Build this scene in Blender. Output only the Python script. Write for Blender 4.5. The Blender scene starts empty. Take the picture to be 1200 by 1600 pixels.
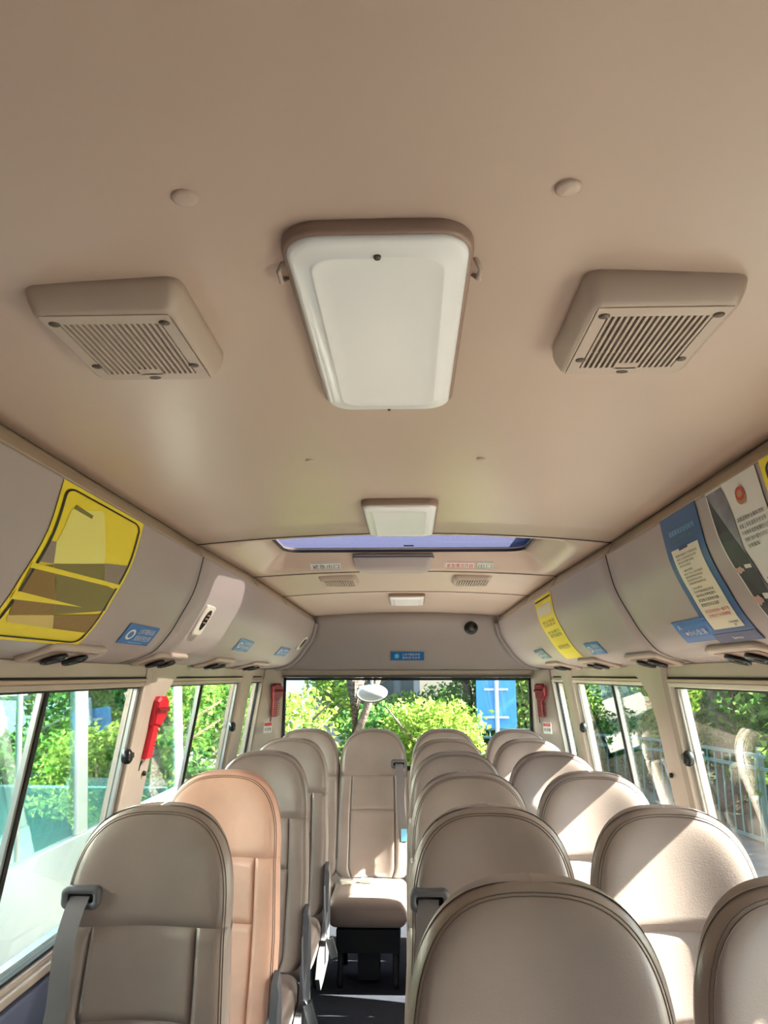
import bpy, bmesh, math, random
import numpy as np
from mathutils import Vector, Matrix

random.seed(7); rng = np.random.default_rng(7)
SC = bpy.context.scene
COL = SC.collection

# ------------------------------------------------------------------ camera
TH = math.atan(255/1200.0); PS = math.atan(40/1200.0*math.cos(TH))
cam_d = bpy.data.cameras.new('camera'); cam = bpy.data.objects.new('camera', cam_d); COL.objects.link(cam)
cam_d.sensor_fit = 'VERTICAL'; cam_d.sensor_height = 36.0; cam_d.lens = 27.0
cam_d.clip_start = 0.02; cam_d.clip_end = 500
cam.location = (0.02, 0, 1.42)
cam.rotation_euler = (math.pi/2+TH, 0, PS)
SC.camera = cam

# ------------------------------------------------------------------ sky, sun, exposure
SUN_DIR = Vector((1.0, -0.03, 0.76)).normalized()
w = bpy.data.worlds.new('world'); SC.world = w; w.use_nodes = True
nt = w.node_tree; nt.nodes.clear()
sky = nt.nodes.new('ShaderNodeTexSky'); sky.sky_type = 'NISHITA'; sky.sun_disc = False
sky.sun_elevation = math.asin(SUN_DIR.z); sky.sun_rotation = math.atan2(SUN_DIR.x, SUN_DIR.y)
sky.dust_density = 2.5; sky.air_density = 1.0; sky.ozone_density = 1.0
bg = nt.nodes.new('ShaderNodeBackground'); bg.inputs['Strength'].default_value = 0.62
wo = nt.nodes.new('ShaderNodeOutputWorld')
nt.links.new(sky.outputs[0], bg.inputs[0]); nt.links.new(bg.outputs[0], wo.inputs[0])
sun_d = bpy.data.lights.new('sun', 'SUN'); sun_d.energy = 44.0; sun_d.angle = math.radians(0.6); sun_d.color = (1.0, 0.90, 0.78)
sun = bpy.data.objects.new('sun', sun_d); COL.objects.link(sun)
sun.rotation_euler = SUN_DIR.to_track_quat('Z', 'Y').to_euler()
SC.view_settings.view_transform = 'Standard'; SC.view_settings.look = 'None'
SC.view_settings.gamma = 1.0; SC.view_settings.use_curve_mapping = False
SC.view_settings.exposure = 0.88
SC.cycles.max_bounces = 16; SC.cycles.diffuse_bounces = 8; SC.cycles.glossy_bounces = 4
SC.cycles.transparent_max_bounces = 24; SC.cycles.transmission_bounces = 8

# ------------------------------------------------------------------ materials
def s2l(c): return tuple(((v/255.0)/12.92 if v/255.0 <= .04045 else ((v/255.0+.055)/1.055)**2.4) for v in c)
def mat(name, rgb, rough=.5, metal=0., spec=.5, var=0., vscale=8., bump=0., bscale=200., coat=0., sheen=0., bdist=.002, rgb2=None):
    m = bpy.data.materials.new(name); m.use_nodes = True
    t = m.node_tree; b = t.nodes['Principled BSDF']
    c = s2l(rgb)
    b.inputs['Base Color'].default_value = (*c, 1); b.inputs['Roughness'].default_value = rough
    b.inputs['Metallic'].default_value = metal; b.inputs['Specular IOR Level'].default_value = spec
    if coat: b.inputs['Coat Weight'].default_value = coat; b.inputs['Coat Roughness'].default_value = .15
    tc = t.nodes.new('ShaderNodeTexCoord')
    if var or rgb2:
        n = t.nodes.new('ShaderNodeTexNoise'); n.inputs['Scale'].default_value = vscale; n.inputs['Detail'].default_value = 5
        t.links.new(tc.outputs['Object'], n.inputs['Vector'])
        r = t.nodes.new('ShaderNodeValToRGB')
        c1 = s2l(rgb2) if rgb2 else tuple(x*(1-var) for x in c)
        c2 = c if rgb2 else tuple(min(1, x*(1+var*.6)) for x in c)
        r.color_ramp.elements[0].position = .32; r.color_ramp.elements[0].color = (*c1, 1)
        r.color_ramp.elements[1].position = .68; r.color_ramp.elements[1].color = (*c2, 1)
        t.links.new(n.outputs['Fac'], r.inputs['Fac']); t.links.new(r.outputs['Color'], b.inputs['Base Color'])
    if bump:
        n = t.nodes.new('ShaderNodeTexNoise'); n.inputs['Scale'].default_value = bscale; n.inputs['Detail'].default_value = 3
        t.links.new(tc.outputs['Object'], n.inputs['Vector'])
        bp = t.nodes.new('ShaderNodeBump'); bp.inputs['Strength'].default_value = bump; bp.inputs['Distance'].default_value = bdist
        t.links.new(n.outputs['Fac'], bp.inputs['Height']); t.links.new(bp.outputs['Normal'], b.inputs['Normal'])
    return m

def glass(name, tint, refl=1.0):
    m = bpy.data.materials.new(name); m.use_nodes = True; t = m.node_tree; t.nodes.clear()
    out = t.nodes.new('ShaderNodeOutputMaterial'); mx = t.nodes.new('ShaderNodeMixShader')
    tr = t.nodes.new('ShaderNodeBsdfTransparent'); tr.inputs[0].default_value = (*tint, 1)
    gl = t.nodes.new('ShaderNodeBsdfGlossy'); gl.inputs['Roughness'].default_value = 0.01; gl.inputs['Color'].default_value = (1, 1, 1, 1)
    g = t.nodes.new('ShaderNodeNewGeometry'); d = t.nodes.new('ShaderNodeVectorMath'); d.operation = 'DOT_PRODUCT'
    t.links.new(g.outputs['Normal'], d.inputs[0]); t.links.new(g.outputs['Incoming'], d.inputs[1])
    def mth(op, a, bval=None, clamp=False):
        n = t.nodes.new('ShaderNodeMath'); n.operation = op; n.use_clamp = clamp
        if hasattr(a, 'links'): t.links.new(a, n.inputs[0])
        else: n.inputs[0].default_value = a
        if bval is not None:
            if hasattr(bval, 'links'): t.links.new(bval, n.inputs[1])
            else: n.inputs[1].default_value = bval
        return n.outputs[0]
    ab = mth('ABSOLUTE', d.outputs['Value']); om = mth('SUBTRACT', 1.0, ab, True)
    p5 = mth('POWER', om, 5.0); f = mth('MULTIPLY_ADD', p5, .96*refl); f.node.inputs[2].default_value = .042*refl
    cl = mth('MINIMUM', f, 1.0)
    t.links.new(cl, mx.inputs[0]); t.links.new(tr.outputs[0], mx.inputs[1]); t.links.new(gl.outputs[0], mx.inputs[2])
    t.links.new(mx.outputs[0], out.inputs[0])
    return m

def leafmat(name, c1, c2, c3):
    m = bpy.data.materials.new(name); m.use_nodes = True; t = m.node_tree; t.nodes.clear()
    out = t.nodes.new('ShaderNodeOutputMaterial'); mx = t.nodes.new('ShaderNodeMixShader'); mx.inputs[0].default_value = .45
    df = t.nodes.new('ShaderNodeBsdfDiffuse'); tl = t.nodes.new('ShaderNodeBsdfTranslucent')
    g = t.nodes.new('ShaderNodeNewGeometry'); r = t.nodes.new('ShaderNodeValToRGB')
    r.color_ramp.elements[0].color = (*s2l(c1), 1); r.color_ramp.elements[1].color = (*s2l(c3), 1)
    e = r.color_ramp.elements.new(.5); e.color = (*s2l(c2), 1)
    t.links.new(g.outputs['Random Per Island'], r.inputs[0])
    t.links.new(r.outputs[0], df.inputs[0]); t.links.new(r.outputs[0], tl.inputs[0])
    t.links.new(df.outputs[0], mx.inputs[1]); t.links.new(tl.outputs[0], mx.inputs[2]); t.links.new(mx.outputs[0], out.inputs[0])
    return m

M = {}
M['vinyl'] = mat('ceiling_vinyl', (198, 176, 162), .30, var=.06, vscale=1.2, bump=.12, bscale=500, bdist=.0005)
M['plastic'] = mat('beige_plastic', (172, 160, 158), .38, var=.04, vscale=2, bump=.1, bscale=600, bdist=.0004)
M['trim'] = mat('cove_trim', (186, 165, 145), .35)
M['wallp'] = mat('side_wall_plastic', (184, 171, 158), .42, var=.06, vscale=6)
M['dark'] = mat('dark_gap', (22, 19, 18), .8)
M['seam'] = mat('dark_seam', (38, 30, 27), .7)  # own dark colour of gaskets, joint backings and vent backs
M['rubber'] = mat('black_rubber', (22, 24, 26), .5)
M['alu'] = mat('window_aluminium', (176, 178, 176), .35, metal=.6)
M['whiteframe'] = mat('pale_window_frame', (222, 216, 205), .35)
M['navyp'] = mat('blue_grey_lower_trim', (92, 98, 122), .6, var=.1)
M['carpet'] = mat('navy_floor_carpet', (24, 27, 42), .9, var=.3, vscale=30, bump=.6, bscale=400)
M['leather'] = mat('taupe_leather', (142, 127, 121), .34, var=.09, vscale=7, bump=.35, bscale=350, bdist=.0008, spec=.5)
M['sunlit_leather'] = mat('sunlit_taupe_leather', (212, 166, 146), .42, var=.10, vscale=9, bump=.35, bscale=350, bdist=.0008)  # taupe leather with the sunlight on one seat put into its colour
M['thread'] = mat('seam_thread', (96, 80, 70), .6)
M['greyp'] = mat('grey_plastic', (84, 84, 90), .45)
M['belt'] = mat('belt_webbing', (108, 103, 104), .75, bump=.5, bscale=900, bdist=.0005)
M['metal'] = mat('silver_buckle', (205, 208, 212), .22, metal=1.)
M['black'] = mat('black_plastic', (14, 15, 18), .3)
M['base'] = mat('seat_base_black', (25, 26, 32), .5)
M['acryl'] = mat('lamp_acrylic', (244, 245, 247), .28, coat=.12)
M['lamprim'] = mat('lamp_rim', (150, 124, 112), .4)
M['ventp'] = mat('vent_plastic', (188, 170, 157), .4)
M['screw'] = mat('screw_head', (95, 82, 72), .4, metal=.4)
M['red'] = mat('red_plastic', (205, 28, 48), .35)
M['darkred'] = mat('dark_shaded_red_plastic', (132, 18, 30), .35)  # shade on the rear hammers put into the red; also dark hammer heads
M['yellow'] = mat('yellow_print', (242, 222, 40), .35)
M['yellow2'] = mat('pale_yellow_print', (240, 232, 126), .35)
M['olive'] = mat('olive_print', (126, 116, 54), .4)
M['brown'] = mat('brown_print', (138, 108, 44), .4)
M['greypr'] = mat('taupe_print', (142, 126, 116), .4)
M['tanpr'] = mat('tan_print', (214, 190, 110), .4)
M['ink'] = mat('black_ink', (24, 20, 20), .45)
M['blue'] = mat('blue_print', (24, 112, 186), .35)
M['blue2'] = mat('deep_blue_print', (30, 84, 140), .35)
M['navy'] = mat('navy_print', (28, 56, 110), .35)
M['cyan'] = mat('light_blue_print', (120, 190, 226), .35)
M['paper'] = mat('white_paper', (226, 224, 220), .35)
M['cream'] = mat('cream_paper', (222, 214, 192), .4)
M['greyph'] = mat('grey_photo_print', (150, 150, 160), .4, rgb2=(96, 96, 108), vscale=14)
M['darkph'] = mat('dark_photo_print', (58, 56, 66), .4, rgb2=(30, 28, 36), vscale=16)
M['redink'] = mat('red_ink', (196, 52, 60), .4)
M['gold'] = mat('gold_ink', (176, 136, 66), .4)
M['skin'] = mat('pinkish_print', (196, 160, 150), .4)
M['greenpr'] = mat('green_print', (70, 120, 84), .4)
M['pinkpr'] = mat('pink_print', (236, 190, 190), .4)
M['glass'] = glass('green_tinted_glass', (.93, .985, .965))
M['wglass'] = glass('windscreen_dimming_glass', (.60, .62, .62))  # unseen windscreen, tint added to cut light from the front
M['rglass'] = glass('rear_glass', (.965, .985, .975))
M['hglass'] = glass('hatch_glass', (.36, .36, .38))
def frost(m, rgb, f):
    t = m.node_tree; out = [n for n in t.nodes if n.type == 'OUTPUT_MATERIAL'][0]; src = out.inputs[0].links[0].from_socket
    tl = t.nodes.new('ShaderNodeBsdfTranslucent'); tl.inputs[0].default_value = (*rgb, 1)
    mx = t.nodes.new('ShaderNodeMixShader'); mx.inputs[0].default_value = f
    t.links.new(src, mx.inputs[1]); t.links.new(tl.outputs[0], mx.inputs[2]); t.links.new(mx.outputs[0], out.inputs[0])
frost(M['hglass'], (.020, .023, .042), .85)
M['busglass'] = glass('teal_bus_glass', (.58, .86, .86), 2.6)
M['buswhite'] = mat('white_bus_paint', (228, 230, 226), .2, coat=.6, var=.03)
M['bushole'] = mat('bus_cabin_lining', (120, 128, 122), .8)
M['asphalt'] = mat('asphalt', (118, 116, 110), .9, var=.25, vscale=5, bump=.5, bscale=60)
M['soil'] = mat('leaf_litter_soil', (50, 56, 34), .95, var=.35, vscale=14, bump=.6, bscale=40)
M['bark'] = mat('tree_bark', (92, 80, 70), .9, var=.35, vscale=18, bump=1., bscale=30, bdist=.02)
M['fence'] = mat('teal_fence_paint', (84, 118, 118), .45)
M['signblue'] = mat('road_sign_blue', (54, 142, 214), .4)
M['pole'] = mat('galvanised_pole', (190, 194, 196), .4, metal=.5)
M['bld'] = mat('grey_building', (96, 108, 118), .8)
M['bldw'] = mat('white_building', (232, 234, 236), .8)
M['pane'] = mat('dark_window_pane', (40, 52, 64), .15)
M['mirror'] = mat('mirror_shell_grey', (176, 182, 190), .3)
M['leafA'] = leafmat('leaves_bright', (66, 108, 42), (110, 150, 60), (156, 184, 92))
M['leafB'] = leafmat('leaves_mid', (36, 76, 42), (66, 110, 54), (112, 148, 76))
M['leafC'] = leafmat('leaves_yellow_green', (84, 122, 44), (122, 152, 62), (160, 178, 92))

# ------------------------------------------------------------------ helpers
def addmesh(name, verts, faces, m, parent=None, smooth=False):
    me = bpy.data.meshes.new(name)
    me.from_pydata([tuple(float(c) for c in v) for v in verts], [], [tuple(int(i) for i in f) for f in faces]); me.update()
    if m is not None: me.materials.append(m)
    if smooth: me.polygons.foreach_set('use_smooth', [True]*len(me.polygons))
    o = bpy.data.objects.new(name, me); COL.objects.link(o)
    if parent is not None: o.parent = parent
    return o
def link(name, me, parent=None, loc=None):
    o = bpy.data.objects.new(name, me); COL.objects.link(o)
    if parent is not None: o.parent = parent
    if loc is not None: o.location = loc
    return o
def thing(name, label, cat, loc=(0, 0, 0), group=None):
    o = bpy.data.objects.new(name, None); COL.objects.link(o); o.location = loc; o.empty_display_size = .05
    o['label'] = label; o['category'] = cat
    if group: o['group'] = group
    return o
def tag(o, label, cat, group=None):
    o['label'] = label; o['category'] = cat
    if group: o['group'] = group
    return o
def struct(o): o['kind'] = 'structure'; return o
def estruct(name):
    o = bpy.data.objects.new(name, None); COL.objects.link(o); return struct(o)
def bevel(o, wd, seg=2):
    b = o.modifiers.new('bevel', 'BEVEL'); b.width = wd; b.segments = seg; b.limit_method = 'ANGLE'; b.angle_limit = math.radians(40); return o

class MB:
    def __init__(s): s.v = []; s.f = []
    def add(s, v, f):
        n = len(s.v); s.v += [tuple(p) for p in v]; s.f += [tuple(i+n for i in q) for q in f]; return s
    def hexa(s, p):          # 8 points: bottom 4 ccw, top 4
        return s.add(p, [(3, 2, 1, 0), (4, 5, 6, 7), (0, 1, 5, 4), (1, 2, 6, 5), (2, 3, 7, 6), (3, 0, 4, 7)])
    def box(s, c, d, rot=None):
        x, y, z = d[0]/2, d[1]/2, d[2]/2
        p = [Vector(q) for q in [(-x, -y, -z), (x, -y, -z), (x, y, -z), (-x, y, -z), (-x, -y, z), (x, -y, z), (x, y, z), (-x, y, z)]]
        if rot is not None: p = [rot @ q for q in p]
        return s.hexa([q+Vector(c) for q in p])
    def tube(s, pts, r, n=8, cap=True):
        pts = [Vector(p) for p in pts]; base = len(s.v); ring = []
        rr = r if hasattr(r, '__len__') else [r]*len(pts)
        up = Vector((0, 0, 1))
        for i, p in enumerate(pts):
            a = pts[max(i-1, 0)]; b = pts[min(i+1, len(pts)-1)]; d = (b-a).normalized()
            u = up.cross(d)
            if u.length < 1e-3: u = Vector((1, 0, 0)).cross(d)
            u.normalize(); v = d.cross(u)
            for k in range(n):
                an = 2*math.pi*k/n; q = p+u*math.cos(an)*rr[i]+v*math.sin(an)*rr[i]; s.v.append(tuple(q))
        for i in range(len(pts)-1):
            for k in range(n):
                k2 = (k+1) % n
                s.f.append((base+i*n+k, base+i*n+k2, base+(i+1)*n+k2, base+(i+1)*n+k))
        if cap:
            s.f.append(tuple(base+k for k in range(n))[::-1]); s.f.append(tuple(base+(len(pts)-1)*n+k for k in range(n)))
        return s
    def lathe(s, prof, c=(0, 0, 0), axis='Z', n=24):
        base = len(s.v)
        for (r, h) in prof:
            for k in range(n):
                a = 2*math.pi*k/n; x, y, z = r*math.cos(a), r*math.sin(a), h
                p = (x, y, z) if axis == 'Z' else ((z, x, y) if axis == 'X' else (y, z, x))
                s.v.append((p[0]+c[0], p[1]+c[1], p[2]+c[2]))
        for i in range(len(prof)-1):
            for k in range(n):
                k2 = (k+1) % n
                s.f.append((base+i*n+k, base+i*n+k2, base+(i+1)*n+k2, base+(i+1)*n+k))
        s.f.append(tuple(base+k for k in range(n))[::-1]); s.f.append(tuple(base+(len(prof)-1)*n+k for k in range(n)))
        return s
    def grid(s, P, close=False):   # P[i][j] points
        base = len(s.v); ni = len(P); nj = len(P[0])
        for r in P:
            for p in r: s.v.append(tuple(p))
        for i in range(ni-1):
            for j in range(nj-1):
                s.f.append((base+i*nj+j, base+i*nj+j+1, base+(i+1)*nj+j+1, base+(i+1)*nj+j))
        return s
    def make(s, name, m, parent=None, smooth=False): 
        o = addmesh(name, s.v, s.f, m, parent, smooth)
        bm = bmesh.new(); bm.from_mesh(o.data); bmesh.ops.recalc_face_normals(bm, faces=bm.faces); bm.to_mesh(o.data); bm.free()
        return o
def solid(o, t, off=1.0):
    m = o.modifiers.new('solid', 'SOLIDIFY'); m.thickness = t; m.offset = off; return o
def rrect(w, h, r, n=6):
    pts = []
    for cx, cy, a0 in ((w/2-r, h/2-r, 0), (-w/2+r, h/2-r, 90), (-w/2+r, -h/2+r, 180), (w/2-r, -h/2+r, 270)):
        for k in range(n+1):
            a = math.radians(a0+90*k/n); pts.append((cx+r*math.cos(a), cy+r*math.sin(a)))
    return pts
def loft(mb, rings, cap0=True, cap1=True):
    base = len(mb.v); n = len(rings[0])
    for r in rings:
        for p in r: mb.v.append(tuple(p))
    for i in range(len(rings)-1):
        for k in range(n):
            k2 = (k+1) % n
            mb.f.append((base+i*n+k, base+i*n+k2, base+(i+1)*n+k2, base+(i+1)*n+k))
    if cap0: mb.f.append(tuple(base+k for k in range(n))[::-1])
    if cap1: mb.f.append(tuple(base+(len(rings)-1)*n+k for k in range(n)))
    return mb

_tc = {}
def text_geo(s):
    """verts (normalised to width 1, height kept in proportion) and faces of a line of lettering"""
    if s in _tc: return _tc[s]
    c = bpy.data.curves.new('lettering', 'FONT'); c.body = s; c.resolution_u = 2
    o = bpy.data.objects.new('lettering', c); COL.objects.link(o)
    dg = bpy.context.evaluated_depsgraph_get(); e = o.evaluated_get(dg); me = e.to_mesh()
    v = [(p.co.x, p.co.y) for p in me.vertices]; f = [tuple(p.vertices) for p in me.polygons]
    e.to_mesh_clear(); bpy.data.objects.remove(o); bpy.data.curves.remove(c)
    if not v: v = [(0, 0), (1, 0), (1, .2), (0, .2)]; f = [(0, 1, 2, 3)]
    a = np.array(v); mn = a.min(0); mx = a.max(0)
    _tc[s] = (((a-mn)/(mx-mn)), f); return _tc[s]

# ------------------------------------------------------------------ cabin shape functions
def xs(y): return float(np.interp(y, [-9, 2.5, 3.3, 4.85], [.69, .69, .65, .58]))
def ze(y): return float(np.interp(y, [-9, 2.5, 3.3, 4.85], [1.85, 1.85, 1.835, 1.778]))
def zc(y, x):
    c = float(np.interp(y, [-9, 2.0, 2.55, 3.3, 4.85], [1.888, 1.888, 1.885, 1.858, 1.803])); e = ze(y)
    return c-(c-e)*min(1.2, (x/xs(y))**2)
PR = [(.676, 1.812), (.686, 1.76), (.698, 1.71), (.716, 1.665), (.74, 1.62), (.775, 1.557), (.82, 1.502), (.86, 1.48), (.90, 1.468), (.95, 1.456)]
PRX = [p[0] for p in PR]; PRZ = [p[1] for p in PR]
def xb(y): return float(np.interp(y, [4.3, 5.05], [.95, .89]))
def cubic(t, A):
    i = int(min(max(math.floor(t), 0), 8)); f = t-i
    p0 = A[max(i-1, 0)]; p1 = A[i]; p2 = A[i+1]; p3 = A[min(i+2, 9)]
    return .5*((2*p1)+(-p0+p2)*f+(2*p0-5*p1+4*p2-p3)*f*f+(-p0+3*p1-3*p2+p3)*f**3)
def prof(y, t):
    x = cubic(t, PRX); z = cubic(t, PRZ)
    xt = xs(y)-.014; zt = ze(y)-.038
    return xt+(x-.676)*(xb(y)-xt)/.274, 1.456+(z-1.456)*(zt-1.456)/.356
def duct(side, y, t, off=0.):
    x, z = prof(y, t)
    x1, z1 = prof(y, min(t+.05, 9)); x0, z0 = prof(y, max(t-.05, 0))
    tx, tz = x1-x0, z1-z0; l = math.hypot(tx, tz); nx, nz = tz/l, -tx/l   # into the cabin
    if nx > 0 and nz > 0: nx, nz = -nx, -nz
    return Vector((side*(x+nx*off), y, z+nz*off))
def wx(y, z, off=0.): return xb(y)+(1.395-z)*.155+off
def yend(z): return 4.83+(1.75-min(z, 1.75))*.55

def slab(mb, side, y0, y1, z0, z1, off, th, n=1):
    """bar hugging the side wall; off = outward shift of the inner face, th = thickness outward"""
    rings = []
    for i in range(n+1):
        a = y0+(y1-y0)*i/n
        rings.append([(side*wx(a, z0, off), a, z0), (side*wx(a, z0, off+th), a, z0), (side*wx(a, z1, off+th), a, z1), (side*wx(a, z1, off), a, z1)])
    return loft(mb, rings)

YF = -2.3
# ------------------------------------------------------------------ floor
mb = MB(); mb.box((0, 1.35, -.03), (2.3, 7.5, .06)); struct(mb.make('floor', M['carpet']))

# ------------------------------------------------------------------ ceiling
HX, HY0, HY1 = .49, 2.70, 3.13     # hatch opening
roof = MB()
zo = 1.985
for (x0, x1, y0, y1) in [(-1.0, -.56, YF, 5.2), (.56, 1.0, YF, 5.2), (-.56, .56, YF, 2.64), (-.56, .56, 3.12, 5.2)]:
    roof.box(((x0+x1)/2, (y0+y1)/2, zo+.015), (x1-x0, y1-y0, .03))
ceiling = roof.make('ceiling', M['buswhite']); struct(ceiling)
def ceil_panel(y0, y1, hatch=False):
    ys = sorted(set([y0, y1]+[y0+(y1-y0)*i/24 for i in range(25)]+([HY0, HY1] if hatch else [])))
    us = sorted(set([i/20-1 for i in range(41)]))
    P = []
    for y in ys:
        row = []
        for u in us:
            xw = xs(y); x = u*xw
            if hatch and abs(u) < .99:
                # snap columns to the opening edge
                if abs(abs(x)-HX) < xw/41: x = math.copysign(HX, x)
            z = zc(y, x)
            if hatch:
                dx = max(0, abs(x)-HX)/.12; dy = max(0, HY0-y, y-HY1)/.145
                d = min(1, math.hypot(dx, dy)); s = 1-d; s = s*s*(3-2*s)
                z += (1.922-z)*s if d < 1 else 0
            row.append((x, y, z))
        P.append(row)
    mbp = MB(); nj = len(us)
    for r in P: mbp.v += r
    for i in range(len(ys)-1):
        for j in range(nj-1):
            a = i*nj+j; q = (a, a+1, a+nj+1, a+nj)
            if hatch:
                cx = sum(mbp.v[k][0] for k in q)/4; cy = sum(mbp.v[k][1] for k in q)/4
                if abs(cx) < HX-.001 and HY0 < cy < HY1: continue
            mbp.f.append(q)
    o = mbp.make('ceiling_panel', M['vinyl'], ceiling, True)
    # solidify upwards
    me = o.data
    if me.polygons[0].normal.z > 0: me.flip_normals()
    solid(o, .006, -1)
    return o
ceil_panel(YF, 2.527); ceil_panel(2.533, 3.29, True); ceil_panel(3.296, 3.90); ceil_panel(3.906, 4.83)
gap = MB()
for ys_ in (2.53, 3.293, 3.903):
    row0 = []; row1 = []
    for i in range(31):
        x = (i/15-1)*xs(ys_); z = zc(ys_, x)-.0012
        row0.append((x, ys_-.0055, z)); row1.append((x, ys_+.0055, z))
    gap.grid([row0, row1])
o = solid(gap.make('panel_seam', M['seam'], ceiling), .004)
for s in (-1, 1):
    segs = [(YF, 2.527), (2.533, 3.29), (3.296, 3.90), (3.906, 4.86)]
    for a, b in segs:
        st = MB(); P = []
        for i in range(13):
            y = a+(b-a)*i/12; X = xs(y); Z = ze(y)
            P.append([(s*(X+.005), y, Z+.004), (s*(X+.004), y, Z-.003), (s*(X-.001), y, Z-.012), (s*(X-.006), y, Z-.022), (s*(X-.010), y, Z-.031), (s*(X-.013), y, Z-.036), (s*(X-.006), y, Z-.040)])
        st.grid(P); solid(st.make('cove_strip', M['trim'], ceiling, True), .002)
    bk = MB(); P = []
    for i in range(30):
        y = YF+(4.9-YF)*i/29; X = xs(y); Z = ze(y)
        P.append([(s*(X-.002), y, Z+.003), (s*(X+.03), y, Z+.01), (s*(X+.03), y, Z-.06), (s*(X-.004), y, Z-.045)])
    bk.grid(P); bk.make('cove_gap', M['seam'], ceiling)
# hatch glass
mb = MB(); P = [[(-.53+1.06*i/8, yy_, 1.934) for i in range(9)] for yy_ in (2.65, 3.15)]; mb.grid(P); mb.make('hatch_pane', M['hglass'], ceiling)
mb = MB()
ring = rrect(2*HX, HY1-HY0, .07, 6)
hc = (HY0+HY1)/2
mb2 = MB(); mb2.tube([(x, y+hc, 1.921) for x, y in ring]+[(ring[0][0], ring[0][1]+hc, 1.921)], .006, 6); mb2.make('hatch_seal', M['rubber'], ceiling, True)
def rr_out(w_, h_, n=6):   # square-cornered outline with as many points as rrect
    pts = []
    for sx, sy in ((1, 1), (-1, 1), (-1, -1), (1, -1)): pts += [(sx*w_/2, sy*h_/2)]*(n+1)
    return pts
mb = MB(); o1 = rr_out(2*HX+.03, HY1-HY0+.03); loft(mb, [[(x, y+hc, 1.923) for x, y in o1], [(x, y+hc, 1.923) for x, y in ring], [(x, y+hc, 1.934) for x, y in ring]], False, False)
mb.make('hatch_rim', M['vinyl'], ceiling)
mb = MB()
for x0, x1, y0, y1 in ((-.62, -.50, 2.6, 3.2), (.50, .62, 2.6, 3.2), (-.5, .5, 2.6, 2.68), (-.5, .5, 3.14, 3.2)): mb.box(((x0+x1)/2, (y0+y1)/2, 1.962), (x1-x0, y1-y0, .05))
mb.make('hatch_curb', M['black'], ceiling)
mb = MB(); mb.box((0.02, 3.05, 1.929), (.04, .012, .004)); mb.make('hatch_mark', M['ink'], ceiling)

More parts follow.
